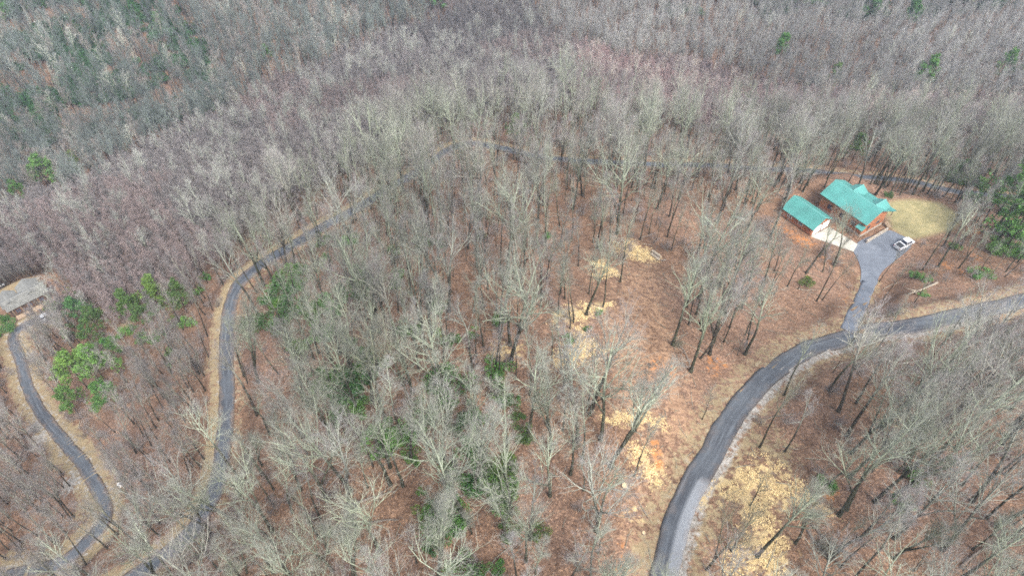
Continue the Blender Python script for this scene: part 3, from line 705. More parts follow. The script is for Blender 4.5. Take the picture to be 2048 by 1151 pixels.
PINES = [(178, 655, 13, 'rounded blue-green pine just right of the grey-roofed house', (.75, 1.0, 1.1)), (205, 668, 11, 'olive pine at the right edge of the trio beside the grey-roofed house', (.8, .85, .8)), (190, 690, 9, 'small olive pine below the trio near the grey-roofed house', (.8, .9, .8)),
 (175, 775, 15, 'bright yellow-green pine, leftmost of the vivid group above the lower drive', (1.35, 1.4, .95)), (215, 765, 15, 'vivid green pine at the top of the group above the lower drive', (1.2, 1.35, 1.0)), (160, 830, 12, 'mid green pine lowest on the left of the vivid group', (1.0, 1.1, .9)), (232, 825, 13, 'deep green pine at the right foot of the vivid group', (.85, 1.1, .9)), (240, 725, 9, 'narrow green pine up right of the vivid group', (.9, 1.05, .9)),
 (330, 620, 13, 'pale lime pine between the grey house and the left road', (1.3, 1.25, .9)), (375, 625, 12, 'dull olive pine nearest the left side of the road curve', (.8, .85, .7)), (275, 640, 12, 'dull olive pine midway between grey house and road curve', (.85, .9, .75)), (296, 660, 10, 'short dull green pine below the olive pine midway', (.75, .8, .7)),
 (112, 385, 15, 'lone bright green pine on the left valley slope', (1.1, 1.3, 1.0)), (52, 412, 10, 'low round green pine at the left edge below the lone pine', (.9, 1.15, .85)), (160, 350, 10, 'yellowish pine right of the lone bright valley pine', (1.4, 1.15, .8)), (537, 128, 9, 'small bright pine amid the far grey wood', (1.1, 1.4, 1.0)), (323, 60, 8, 'tiny pine high on the far left slope', (1.1, 1.4, 1.0)), (884, 32, 15, 'green pine at the top edge in the middle', (.8, 1.2, 1.1)),
 (20, 48, 9, 'small pine at the far top left corner', (.9, 1.3, .9)), (1553, 128, 11, 'round green pine alone on the near right spur', (.9, 1.3, .8)), (1834, 190, 13, 'tall green pine on the spur above the far road', (.95, 1.3, .8)), (1992, 172, 12, 'broad green pine at the far right of the spur', (.9, 1.25, .8)), (2040, 185, 12, 'green pine cut by the right edge on the spur', (.85, 1.15, .8)), (1655, 185, 10, 'yellow-green pine veiled by twigs on the spur', (1.2, 1.25, .8)),
 (1728, 48, 10, 'small dark pine high on the right spur', (.65, .95, .85)), (1812, 62, 12, 'slim green pine high on the right spur', (.75, 1.1, .85)), (1617, 30, 10, 'small pine below the top dark evergreens', (.9, 1.25, .9)), (1032, 290, 10, 'bright lime pine veiled by bare crowns on the crest', (1.15, 1.2, .85)), (1990, 460, 17, 'large dark hemlock at the right edge beside the lawn', (1.1, 1.4, 1.0)), (2032, 415, 17, 'pale green hemlock cut by the right edge', (1.0, 1.2, .9)), (2008, 500, 13, 'dark green hemlock lowest at the right edge', (1.0, 1.35, .95)),
 (1900, 30, 16, 'dark evergreen at the left of the top right clump', (.6, .9, .9)), (1930, 28, 17, 'tall dark evergreen in the middle of the top right clump', (.6, .95, .95)), (1965, 28, 16, 'dark evergreen at the right of the top right clump', (.6, .95, .9)), (2000, 20, 15, 'dark evergreen at the end of the top right clump', (.6, .95, .95)), (1405, 12, 13, 'dark evergreen at the top edge above the spur', (.55, .85, .8)), (1440, 12, 13, 'second dark evergreen at the top edge above the spur', (.55, .85, .8)), (1570, 20, 13, 'dark evergreen at the top edge right of the pair', (.55, .85, .8)),
 (1700, 330, 8, 'olive evergreen behind the far road over the house', (.7, .8, .6))]
# hand-surveyed trees: base pixel, height, kind, lean (radians, towards +x), tint, words
HAND = [
 ((1222, 933), 27, 'oak', .05, (1.12, 1.15, 1.10), 'tall pale leaning'), ((1271, 862), 17, 'slim', .02, (.55, .5, .5), 'dark thin'), ((1268, 952), 16, 'slim', .10, (.8, .8, .8), 'slender grey leaning'),
 ((1141, 948), 20, 'bushy', 0, (1.1, 1.1, 1.05), 'broad pale'), ((1404, 838), 9, 'bushy', .02, (.8, .7, .68), 'small brown'), ((1381, 743), 23, 'oak', .04, (.95, 1.0, .9), 'greenish grey'),
 ((1413, 1138), 15, 'oak', .12, (.62, .55, .48), 'dark spreading'), ((1462, 1100), 13, 'oak', .10, (.6, .54, .46), 'dark crooked'), ((1590, 1085), 17, 'oak', .06, (.8, .76, .7), 'grey spreading'), ((1500, 1010), 10, 'bushy', .03, (.75, .68, .62), 'small twiggy'), ((1514, 1112), 21, 'oak', .10, (.9, .92, .85), 'stout leaning'), ((1519, 894), 20, 'slim', .05, (.7, .66, .6), 'dark trunked'),
 ((1749, 1003), 23, 'oak', .05, (.8, .8, .75), 'tall grey'), ((808, 884), 25, 'slim', -.02, (1.2, 1.22, 1.12), 'birch pale'), ((829, 816), 24, 'slim', -.03, (.7, .68, .6), 'dark straight'), ((770, 838), 22, 'oak', -.03, (.7, .68, .6), 'dark mossy'),
 ((1240, 564), 21, 'slim', .06, (.85, .85, .8), 'slim leaning'), ((1206, 613), 20, 'slim', .02, (.85, .85, .8), 'slim upright'), ((1172, 629), 21, 'oak', .02, (.9, .9, .84), 'greenish'), ((1147, 644), 18, 'slim', .0, (.75, .7, .66), 'dark slim'), ((1140, 657), 17, 'slim', 0, (.7, .66, .62), 'thin dark'),
 ((1334, 474), 19, 'slim', .05, (.85, .8, .76), 'slim grey'), ((1280, 480), 18, 'slim', .05, (.8, .76, .72), 'slim grey'), ((1314, 418), 20, 'oak', .02, (.95, .95, .9), 'forked grey'),
 ((1633, 602), 21, 'slim', .08, (.8, .76, .7), 'slender leaning'), ((1644, 600), 15, 'slim', .12, (.75, .7, .66), 'thin slanting'), ((1611, 546), 20, 'oak', .10, (.85, .86, .8), 'forked leaning'), ((1765, 600), 15, 'slim', .1, (.8, .74, .7), 'thin slanting'), ((1758, 563), 14, 'slim', .08, (.75, .7, .68), 'thin slanting'),
 ((1520, 612), 18, 'slim', .06, (.8, .76, .72), 'slim dark'), ((1345, 690), 22, 'oak', .03, (1.0, 1.05, .96), 'pale tall'), ((1012, 905), 21, 'bushy', 0, (1.08, 1.12, 1.02), 'pale many branched'), ((178, 1150), 17, 'oak', 0, (1.32, 1.32, 1.2), 'white limbed'), ((355, 1165), 20, 'oak', 0, (1.18, 1.2, 1.12), 'pale grey'), ((272, 1083), 21, 'slim', -.04, (.7, .64, .58), 'dark trunked'), ((320, 1070), 20, 'slim', -.05, (.9, .88, .8), 'grey'),
 ((950, 985), 24, 'oak', -.02, (1.2, 1.25, 1.15), 'large silver grey'), ((760, 1100), 24, 'oak', -.04, (1.1, 1.15, 1.02), 'large pale'), ((1055, 880), 25, 'bushy', .02, (1.05, 1.08, 1.0), 'tall many branched'), ((1700, 690), 12, 'oak', .05, (1.5, 1.5, 1.45), 'small white barked'),
 ((1060, 790), 20, 'slim', .0, (1.05, 1.05, 1.0), 'pale'), ((1925, 705), 15, 'bushy', .08, (1.05, 1.0, 1.02), 'dense twiggy'),
 ((655, 1000), 24, 'oak', -.06, (1.1, 1.14, 1.05), 'large pale leaning'), ((480, 960), 22, 'oak', -.05, (1.15, 1.18, 1.1), 'pale leaning'), ((1180, 1160), 16, 'oak', 0, (1.15, 1.15, 1.1), 'pale')]
hp = ats([h[0] for h in HAND])
# keep random trees off the hand-surveyed ones
dd = np.sqrt(((XYZ[:, None, :2] - hp[None, :, :2]) ** 2).sum(-1)).min(1); g = dd > 2.6
XYZ, px, py, kind, sc, tint, var, HH, rot, lean, leana = (a[g] for a in (XYZ, px, py, kind, sc, tint, var, HH, rot, lean, leana))
_pp = ats([(a[0], a[1]) for a in PINES])[:, :2]; _d = XYZ[:, None, :2] - _pp[None]; _tw = -_pp / np.linalg.norm(_pp, axis=1)[:, None]
_al = (_d * _tw[None]).sum(-1); _ac = np.abs((_d * np.stack([-_tw[:, 1], _tw[:, 0]], 1)[None]).sum(-1))
_veil = np.array(['veiled' in a[3] for a in PINES]); _near = ((_ac < 3.0) & (_al > -2.5) & (_al < np.where(_veil, 1.5, 15.0)[None])).any(1) & (rng.random(len(XYZ)) < .85)
XYZ, px, py, kind, sc, tint, var, HH, rot, lean, leana = (a[~_near] for a in (XYZ, px, py, kind, sc, tint, var, HH, rot, lean, leana))
depth = proj(XYZ)[:, 2]
top = proj(XYZ + np.column_stack([np.zeros((len(HH), 2)), HH]))
inview = (top[:, 1] < 1151) & (py > 0) & (px > -60) & (px < 2108) & (np.maximum(px, top[:, 0]) > 10) & (np.minimum(px, top[:, 0]) < 2038)
vis = (np.minimum(py, 1151) - np.maximum(top[:, 1], 0)); inb = inview & (py < 1190)
score = np.where(inb, HH / depth * np.clip(vis / 60, 0, 1), 0)
N_IND = 300 - len(HAND)
order = np.argsort(-score); ind = order[:N_IND]; rest = np.setdiff1d(np.arange(len(XYZ)), ind)
TREES = []   # (xyz, kind, var, scale, rot, lean, lean azimuth, tint, words)
for h, p in zip(HAND, hp):
    v = int(rng.integers(0, len(PROTO[h[2]]))); TREES.append((p, h[2], v, h[1] / PROTO[h[2]][v][3], rng.uniform(0, 6.28), abs(h[3]), 0.0 if h[3] >= 0 else math.pi, np.minimum(np.array(h[4]), 1.12) * np.array([.97, 1.0, .93]), h[5]))
for i in ind: TREES.append((XYZ[i], kind[i], var[i], sc[i], rot[i], lean[i], leana[i], tint[i], None))
# ---- labels: what the tree looks like and its rank beside a landmark
MARKS = [('log stack', (1311, 511)), ('garage', (1612, 440)), ('log house', (1715, 430)), ('parked pickup', (1806, 490)), ('concrete apron', (1668, 482)), ('driveway mouth', (1695, 665)), ('pale verge boulders', (1935, 648)),
 ('fallen pale log', (1845, 577)), ('lawn', (1860, 435)), ('grey cut log', (1477, 438)), ('small round bush', (1174, 658)), ('straw patch with holes', (1155, 700)), ('long straw patch', (1292, 930)), ('big roadside straw patch', (1530, 1040)),
 ('two-tone road patch', (1370, 1030)), ('right road bend', (1500, 790)), ('tall dark laurel clump', (890, 780)), ('yellow-green shrub', (855, 1030)), ('big lower evergreen thicket', (880, 1065)), ('lower fallen trunk', (725, 1055)), ('long thin fallen log', (668, 895)),
 ('left road straight', (453, 720)), ('lower left road bend', (410, 1015)), ('upper left road curve', (480, 575)), ('small white box', (242, 969)), ('lower drive bend', (203, 1000)), ('bright pine group', (180, 730)), ('dark laurel by the curve', (555, 585)), ('middle dark shrub', (850, 485)), ('bright green crown', (1032, 250)), ('far road behind the house', (1740, 353)), ('crest road gap', (1105, 315)), ('middle fallen trunk', (820, 510)), ('wooded road dip', (700, 420))]
ORD = ['nearest', 'second nearest', 'third nearest', 'fourth nearest', 'fifth nearest', 'sixth nearest', 'seventh nearest', 'eighth nearest', 'ninth nearest', 'tenth nearest'] + [f'{n}th nearest' for n in range(11, 60)]
MP = np.array([m[1] for m in MARKS], float); cellmap = {}
base_px = proj(np.array([t[0] for t in TREES]))
def look(t, Hm):
    if t[8]: return t[8]
    b = t[7].mean(); s = 'tall' if Hm > 21 else ('mid-sized' if Hm > 14 else 'small')
    c = 'pale grey' if b > 1.02 else ('dark grey' if b < .84 else ('reddish grey' if t[7][0] > t[7][1] * 1.08 else 'grey'))
    return s + ' ' + c
for i, t in enumerate(TREES):
    q = base_px[i, :2]; d = np.linalg.norm((MP - q) * np.array([1, 1.2]), axis=1); j = int(d.argmin()); v = q - MP[j]
    side = ('right of' if v[0] > 0 else 'left of') if abs(v[0]) > abs(v[1]) else ('below' if v[1] > 0 else 'above')
    cellmap.setdefault((j, side), []).append((d[j], i))
LABEL = {}
for (j, side), lst in cellmap.items():
    for k, (dv, i) in enumerate(sorted(lst)):
        t = TREES[i]; LABEL[i] = f"{look(t, PROTO[t[1]][t[2]][3] * t[3])} bare tree, {ORD[k]} {side} the {MARKS[j][0]}"
def place_tree(i, t):
    p, k, v, s, rz, ln, la, tn, _ = t; tr, cr = PROTO[k][v][:2]
    o = empty('bare_tree', (p[0], p[1], p[2] - .12)); o.rotation_mode = 'XYZ'
    q = Vector((math.sin(ln) * math.cos(la), math.sin(ln) * math.sin(la), math.cos(ln))).to_track_quat('Z', 'Y')
    from mathutils import Quaternion
    o.rotation_euler = (q @ Quaternion((0, 0, 1), rz)).to_euler(); o.scale = (s, s, s)
    tag(o, LABEL[i], 'tree', 'bare winter trees')
    for nm, me in (('trunk', tr), ('crown', cr)):
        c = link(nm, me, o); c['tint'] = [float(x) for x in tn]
for i, t in enumerate(TREES): place_tree(i, t)

# ---- the rest of the wood and the brush: point clouds that carry the same meshes
def point_object(name, pts, groups, label=None):
    """pts: list of dict(co, idx, rot(3), scale, tint); groups: list of objects kept out of the scene as sources"""
    me = bpy.data.meshes.new(name); n = len(pts['co']); me.vertices.add(n); me.vertices.foreach_set('co', np.asarray(pts['co'], np.float32).ravel())
    def av(nm, typ, key, d): x = me.attributes.new(nm, typ, 'POINT'); x.data.foreach_set(key, np.asarray(d, np.float32).ravel() if key != 'value' or typ == 'FLOAT' else np.asarray(d).ravel())
    av('idx', 'INT', 'value', np.asarray(pts['idx'], np.int32)); av('rotv', 'FLOAT_VECTOR', 'vector', pts['rot']); av('sc', 'FLOAT', 'value', pts['scale'])
    av('tint', 'FLOAT_COLOR', 'color', np.column_stack([pts['tint'], np.ones(n)]))
    o = link(name, me); ng = bpy.data.node_groups.new(name, 'GeometryNodeTree'); ng.interface.new_socket('Geometry', in_out='INPUT', socket_type='NodeSocketGeometry'); ng.interface.new_socket('Geometry', in_out='OUTPUT', socket_type='NodeSocketGeometry')
    nd, lk = ng.nodes, ng.links; gi = nd.new('NodeGroupInput'); go = nd.new('NodeGroupOutput'); jn = nd.new('GeometryNodeJoinGeometry')
    def na(nm, dt): x = nd.new('GeometryNodeInputNamedAttribute'); x.data_type = dt; x.inputs[0].default_value = nm; return x.outputs[0]
    ix, rv, sv_ = na('idx', 'INT'), na('rotv', 'FLOAT_VECTOR'), na('sc', 'FLOAT')
    for k, src in enumerate(groups):
        oi = nd.new('GeometryNodeObjectInfo'); oi.inputs['Object'].default_value = src; oi.inputs['As Instance'].default_value = True
        cp = nd.new('FunctionNodeCompare'); cp.data_type = 'INT'; cp.operation = 'EQUAL'; lk.new(ix, cp.inputs[2]); cp.inputs[3].default_value = k
        ip = nd.new('GeometryNodeInstanceOnPoints'); lk.new(gi.outputs[0], ip.inputs['Points']); lk.new(cp.outputs[0], ip.inputs['Selection']); lk.new(oi.outputs['Geometry'], ip.inputs['Instance']); lk.new(rv, ip.inputs['Rotation']); lk.new(sv_, ip.inputs['Scale'])
        lk.new(ip.outputs[0], jn.inputs[0])
    lk.new(jn.outputs[0], go.inputs[0]); o.modifiers.new('scatter', 'NODES').node_group = ng
    tag(o, label, None, None, 'stuff'); return o
srcs = []; sidx = {}
for k, lst in PROTO.items():
    for v, x in enumerate(lst): sidx[(k, v)] = len(srcs); srcs.append(bpy.data.objects.new('wood_source', x[2]))
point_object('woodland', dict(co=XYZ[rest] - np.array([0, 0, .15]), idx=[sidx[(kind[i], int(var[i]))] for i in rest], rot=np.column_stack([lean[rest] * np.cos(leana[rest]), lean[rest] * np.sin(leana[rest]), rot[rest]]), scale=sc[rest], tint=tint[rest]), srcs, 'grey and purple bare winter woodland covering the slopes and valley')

# ------------------------------------------------------------ evergreens
def place_ever(px_, py_, H, words, mat='pine', tn=(1, 1, 1), v=None):
    if (py_ < 420 or px_ > 1950) and px_ != 1032: H = H * (1.25 if px_ < 1300 else 1.45); tn = tuple(1.05 * x for x in tn)
    if py_ < 60: H = H * 1.3
    p = at(px_, py_); k = int(rng.integers(0, len(PINE))) if v is None else v
    if 590 < py_ < 840 and px_ < 420: H *= .88; tn = tuple(1.1 * x for x in tn)
    o = empty('pine_tree', (p[0], p[1], p[2] - .1), rng.uniform(0, 6.28)); s = H / PINE[k][2]; o.scale = (s * rng.uniform(.9, 1.15), s * rng.uniform(.9, 1.15), s)
    tag(o, words, 'pine tree', 'green pines standing in the bare wood')
    a = link('trunk', PINE[k][0], o); a['tint'] = [.8, .7, .6]; b = link('crown', PINE[k][1], o); b['tint'] = [float(x) for x in tn]
for a in PINES: place_ever(a[0], a[1], a[2], a[3], tn=a[4])
def place_shrub(px_, py_, r_, h_, words, mat=1, tn=(1, 1, 1)):
    p = at(px_, py_); k = int(rng.integers(0, len(SHRUB)))
    o = empty('evergreen_shrub', (p[0], p[1], p[2] - .1), rng.uniform(0, 6.28)); o.scale = (r_ / 1.6, r_ / 1.6, h_ / 2.2)
    tag(o, words, 'shrub', 'evergreen shrubs under the bare trees')
    a = link('stem', SHRUB[k][0], o); a['tint'] = [.7, .6, .5]; b = link('foliage', SHRUB[k][1 if mat == 1 else 2], o); b['tint'] = [float(x) for x in tn]
D1, D2, YG, BG = (1, 1, 1), (.8, .9, .8), (1.5, 1.25, .8), (1.3, 1.5, 1.0)
SHRUBS = [(892, 790, 4.0, 6, 'tall dark laurel clump left of centre under pale trees', 1, (1.25, 1.2, 1.0)), (870, 815, 2.6, 3, 'low laurel at the foot of the tall dark clump', 1, (1.3, 1.2, .9)), (930, 835, 2.6, 4, 'laurel right of the tall dark clump', 1, D1), (948, 850, 1.8, 4, 'vivid green shrub deep among silver limbs', 2, (1.0, 1.5, .9)), (1015, 812, 1.7, 3.2, 'green shrub left of the many branched tree', 1, BG), (1032, 835, 1.2, 2, 'small bright shrub below the green one', 2, D1),
 (690, 800, 3.5, 6, 'dark bluish laurel behind the birch pale tree', 1, (.95, 1.0, 1.1)), (715, 775, 3.0, 5, 'dark laurel up right of the bluish one', 1, D2), (676, 832, 2.0, 2.5, 'low pale green shrub beneath dark trunks', 1, (1.5, 1.5, 1.4)), (800, 885, 2.2, 2.5, 'green shrub at the foot of the birch pale tree', 1, BG), (790, 875, 1.6, 2, 'small dark shrub left of the birch pale foot', 1, D1),
 (885, 1065, 3.0, 6, 'biggest lower evergreen thicket of deep green', 1, (1.25, 1.35, 1.0)), (872, 1100, 1.9, 4.5, 'drooping lower end of the big evergreen thicket', 1, (1.0, 1.15, .9)), (852, 1035, 1.8, 2.2, 'yellow-green low shrub left of the big thicket', 2, (1.2, 1.3, .8)), (905, 1040, 2.4, 5, 'upper right end of the big evergreen thicket', 1, BG), (985, 940, 3.2, 3.2, 'olive shrub under the silver limbs, upper', 2, (.8, .8, .7)), (1010, 970, 3.0, 3, 'olive shrub under the silver limbs, lower', 2, (.75, .75, .65)), (965, 955, 2.2, 2.5, 'olive shrub under the silver limbs, left', 2, (.7, .66, .5)),
 (1052, 872, 1.8, 3, 'olive shrub at the many branched foot', 2, (.75, .8, .7)), (1018, 1032, 1.2, 1.8, 'small green shrub right of the silver tree', 2, D1), (1080, 1070, 1.3, 3, 'green shrub round a thin dark trunk', 2, (.85, .9, .7)), (940, 1140, 2.6, 4, 'dark shrub at the bottom edge', 1, (1.2, 1.2, 1.0)), (995, 1145, 1.4, 2, 'small green shrub at the bottom edge', 1, BG), (1020, 1065, 1.6, 2, 'low olive shrub left of the thin dark trunk', 2, (.75, .8, .6)),
 (1174, 660, .75, 1.1, 'small round green bush on bare leaf ground', 1, (1.4, 1.6, 1.2)), (1197, 628, .75, 1.3, 'grey-green bush by the straw above the round bush', 1, (1.8, 1.7, 1.5)), (1135, 680, 1.2, 1.4, 'dull grey-green bush at the straw edge', 1, (2.0, 1.9, 1.8)), (1611, 570, 1.6, 2.6, 'yellow-green young evergreen left of the driveway', 2, (1.1, 1.0, .7)), (1826, 556, 1.6, 2.6, 'dark green holly left of the pair below the pickup', 1, (1.3, 1.4, 1.1)), (1852, 560, 1.3, 2.0, 'paler holly right of the pair below the pickup', 1, (1.8, 1.7, 1.3)), (1945, 550, 1.7, 2.2, 'bright green shrub left of the pair near the right edge', 1, (1.5, 1.8, 1.2)), (1970, 552, 1.7, 2.0, 'pale green shrub right of the pair near the right edge', 1, (2.0, 2.0, 1.6)),
 (1775, 392, 1.3, 2.2, 'dark round shrub behind the house at the lawn edge', 1, (1.0, 1.0, .9)), (1905, 498, 1.5, 2.4, 'grey-green bush under the right leaning trunks', 1, (1.7, 1.5, 1.4)), (1846, 590, 1.2, 1.0, 'low grey-green bush under the fallen pale log', 1, (1.9, 1.8, 1.5)), (20, 660, 2.6, 3.5, 'dark green shrub below the grey-roofed house', 1, (1.1, 1.2, 1.0)), (8, 640, 2.0, 2.6, 'second dark shrub at the left edge below the grey house', 1, (1.2, 1.3, 1.0)),
 (560, 600, 3.8, 5, 'dark laurel mass inside the left road curve', 1, (.85, .9, .8)), (590, 625, 3.2, 4.5, 'dark laurel below the mass at the left road curve', 1, (.8, .85, .75)), (520, 650, 3.0, 4, 'dull laurel close to the left road', 1, (.85, .85, .75)), (555, 655, 2.6, 3.5, 'dull laurel right of the one close to the road', 1, (.8, .85, .75)), (600, 548, 2.0, 3, 'green laurel above the left curve mass', 1, (1.2, 1.3, 1.0)), (712, 545, 1.6, 2.4, 'green shrub right of the road dip', 1, (1.4, 1.5, 1.1)), (850, 492, 2.2, 3.5, 'dark green shrub by the middle fallen trunk', 1, (1.2, 1.2, 1.0)), (790, 505, 1.5, 2.5, 'grey-green shrub left of the middle dark one', 1, (1.6, 1.5, 1.3)), (960, 475, 1.3, 2.4, 'olive shrub below dark crest trunks', 2, (.8, .75, .6)), (1092, 475, 1.0, 2, 'small green shrub under crest trees', 1, (1.6, 1.8, 1.3)),
 (842, 984, .7, .8, 'small vivid green fern clump on leaf ground', 2, (1.3, 1.6, 1.0)), (1650, 970, 1.6, 2.2, 'green shrub among slanting trunks right of the straw', 1, (1.6, 1.8, 1.4)), (1825, 960, 1.8, 2.4, 'grey-green shrub among right slanting trunks', 1, (1.6, 1.6, 1.4)), (1805, 1010, 1.6, 2.4, 'dull shrub under the right trunks', 1, (1.6, 1.6, 1.5)), (700, 690, 1.6, 2.4, 'grey-green shrub among middle trees', 1, (1.3, 1.3, 1.2)), (900, 690, 1.6, 2.6, 'dull green shrub near the middle', 1, (1.2, 1.2, 1.1)), (1000, 650, 1.3, 4, 'green ivy-like shrub left of the straw', 1, (1.5, 1.7, 1.3)), (640, 760, 2.2, 3, 'dull laurel left of the dark bluish one', 1, (1.0, 1.0, .95)), (770, 905, 1.8, 2.5, 'dark low shrub below the birch pale tree', 1, (1.0, 1.0, .9)), (1955, 350, 2.5, 4, 'olive shrub right of the far road end', 2, (.7, .75, .6))]
for a in SHRUBS: place_shrub(*a)

# understory of the far slope (a mass nobody could count) and twiggy brush
cand = np.column_stack([rng.uniform(-330, 330, 16000), rng.uniform(20, 440, 16000)]); cz = np.column_stack([cand, ground_z(cand)]); cj = proj(cz)
clr = np.ones(len(cz), bool)
for k, v in ROADS.items(): clr &= seg_dist(cz[:, :2], v[4])[0] > v[1] / 2 + 1.2
for poly in (PAD, LAWN, apron): clr &= poly_sd(cz[:, :2], poly) > 1.0
for B in (GAR, HOU): clr &= np.linalg.norm(cz[:, :2] - B['c'], axis=1) > 10
clr &= np.linalg.norm(cz[:, :2] - lc, axis=1) > 9
nn = vn(cz[:, 0], cz[:, 1], 9, 2.2); fz = ~below(far_line, cj[:, 0], cj[:, 1]) & (cj[:, 1] > -60)
lau = clr & fz & (cj[:, 0] < 560) & (nn > .30) & poly_px_inside(cj[:, 0], cj[:, 1], [(-100, -40), (320, -30), (420, 110), (470, 210), (380, 240), (250, 260), (60, 300), (-100, 280), (-100, 150), (60, 120), (-60, 60)])
lau |= clr & (cj[:, 1] < 40) & (cj[:, 1] > -60) & (cj[:, 0] > 1330) & (nn > .5) & (rng.random(len(cz)) < .5)
li = np.where(lau)[0]; m = len(li)
lsrc = []
for i in range(3):
    o = bpy.data.objects.new('laurel_source', SHRUB[i][1]); lsrc.append(o)
lt = np.array([.70, .92, .90])[None] * rng.uniform(.7, 1.2, (m, 1))
point_object('laurel_thicket', dict(co=cz[li], idx=rng.integers(0, 3, m), rot=np.column_stack([np.zeros((m, 2)), rng.uniform(0, 6.28, m)]), scale=rng.uniform(1.6, 3.0, m), tint=lt), lsrc, 'dark blue-green laurel understory on the far left slope')
und = np.zeros(len(cz)); UZ = [([(835, 725), (930, 730), (1050, 760), (1060, 900), (1010, 1000), (970, 1170), (850, 1170), (870, 1010), (900, 900), (850, 850)], .40), ([(620, 470), (900, 460), (1000, 640), (880, 720), (640, 700)], .10), ([(480, 560), (600, 540), (720, 600), (700, 700), (560, 720), (480, 700)], .22), ([(620, 720), (760, 730), (790, 830), (680, 840)], .3), ([(60, 600), (420, 540), (410, 640), (250, 850), (130, 800)], .10), ([(1880, 330), (2060, 330), (2060, 520), (1960, 520)], .25), ([(760, 860), (860, 850), (850, 940), (760, 930)], .2)]
for pl, w in UZ: und = np.maximum(und, 2.0 * w * poly_px_inside(cj[:, 0], cj[:, 1], pl))
ui = np.where(clr & ~fz & (rng.random(len(cz)) < und * smooth(.3, .6, vn(cz[:, 0], cz[:, 1], 4, .7)) * 3.0))[0]; m = len(ui)
ut = np.array([1.4, 1.55, 1.05])[None] * rng.uniform(.7, 1.35, (m, 1)); ut[:, 0] *= rng.uniform(.85, 1.25, m)
point_object('green_undergrowth', dict(co=cz[ui], idx=rng.integers(0, 3, m), rot=np.column_stack([np.zeros((m, 2)), rng.uniform(0, 6.28, m)]), scale=np.where(und[ui] > .35, 1.35, 1.0) * rng.uniform(.55, 1.3, m), tint=ut), lsrc, 'loose green undergrowth spreading under the silver-limbed trees')
bsrc = []
for i in range(3):
    st = np.zeros((11, 3)) + np.column_stack([rng.normal(0, .25, (11, 2)), np.zeros(11)]); D = rng.normal(0, .45, (11, 3)); D[:, 2] = 1; D /= np.linalg.norm(D, axis=1)[:, None]
    L = rng.uniform(1.3, 2.6, 11); p, q = grow(st, D, L, np.full(11, .022), 4, .12, .05, .4); parts = [tubes(p, q, 3)]
    P2, D2_, L2, R2, _ = children(p, q, L, 8, .2, 1, 40, .5, .6); p2, q2 = grow(P2, D2_, L2, np.maximum(R2, .013), 3, .14, .05, .5); parts.append(tubes(p2, q2, 3))
    P3, D3, L3, R3, _ = children(p2, q2, L2, 4, .2, 1, 40, .6, .7); p3, q3 = grow(P3, D3, L3, np.full(len(P3), .009), 2, .14, .05, .5); parts.append(tubes(p3, q3, 3))
    bsrc.append(bpy.data.objects.new('brush_source', tmesh('brush', joinparts(parts), 6.0)))
inclr = np.zeros(len(cz), bool)
for c in CLEAR_W: inclr |= poly_sd(cz[:, :2], c) < .5
bm = clr & (cj[:, 1] < 1300) & (cj[:, 1] > 150) & (cj[:, 0] > -60) & (cj[:, 0] < 2110) & below(crest_line, cj[:, 0], cj[:, 1]) & ~inclr & (rng.random(len(cz)) < .14 + .5 * nn + .3 * (cj[:, 0] < 470))
bi = np.where(bm)[0]; m = len(bi)
bt = np.array([.95, .87, .87])[None] * rng.uniform(.7, 1.15, (m, 1))
point_object('brush', dict(co=cz[bi], idx=rng.integers(0, 3, m), rot=np.column_stack([np.zeros((m, 2)), rng.uniform(0, 6.28, m)]), scale=rng.uniform(.5, 1.5, m), tint=bt), bsrc, 'thin grey-purple twiggy brush growing under the bare trees')

# ------------------------------------------------------------ straw, sticks
M['straw'] = simple('straw', (.56, .425, .215), .9, .2, .6)
SL = {'log_stack': 'yellow straw patch spread beside the stacked logs', 'upper_trees': 'broken straw patch under the trunks below the log stack', 'green_bush': 'thin straw band above the small round bush', 'pale_crown': 'bright straw patch with holes left of the clearing', 'leaning_tree': 'straw band behind the tall pale leaning tree', 'thin_trunk': 'long bright straw patch right of the slender leaning trunk', 'roadside': 'big golden straw area under dark trunks right of the road'}
def straw_object(k, poly):
    lo, hi = poly.min(0) - 2, poly.max(0) + 2; n = int((hi - lo).prod() * (75 if k == 'roadside' else 95)); q = rng.uniform(lo, hi, (n, 2)); sd_ = poly_sd(q, poly)
    hole = vn(q[:, 0], q[:, 1], .9, 1.1) * .6 + vn(q[:, 0], q[:, 1], .35, 2.7) * .4
    thr = {'pale_crown': .40, 'roadside': .50, 'upper_trees': .5, 'green_bush': .5, 'leaning_tree': .42}.get(k, .25)
    keep_ = (rng.random(n) < smooth(2.2, -3.2, sd_)) & (hole > thr - .08 + .25 * smooth(-1.5, 1, sd_)); q = q[keep_]; m = len(q)
    z = ground_z(q); a = rng.uniform(0, np.pi, m); L = rng.uniform(.04, .14, m); W = L * rng.uniform(.3, .8, m); t1 = rng.normal(0, .05, m); t2 = rng.normal(0, .05, m); h = rng.uniform(.02, .07, m)
    ux, uy = np.cos(a), np.sin(a)
    def c(sa, sb): return np.stack([q[:, 0] + ux * L * sa - uy * W * sb, q[:, 1] + uy * L * sa + ux * W * sb, z + h + t1 * sa + t2 * sb], 1)
    V = np.stack([c(-1, -.6), c(.3, -1), c(1, .2), c(-.2, 1)], 1).reshape(-1, 3)
    so = link('straw', npmesh('straw', V, np.arange(4 * m).reshape(-1, 4), M['straw'])); so['tint'] = [1.0, 1.0, 1.0]
    tag(so, SL[k], None, 'straw patches on the leaf ground', 'stuff')
for k, p in STRAW.items(): straw_object(k, p)
q = np.column_stack([rng.uniform(-110, 130, 5200), rng.uniform(28, 150, 5200)]); g = np.ones(len(q), bool)
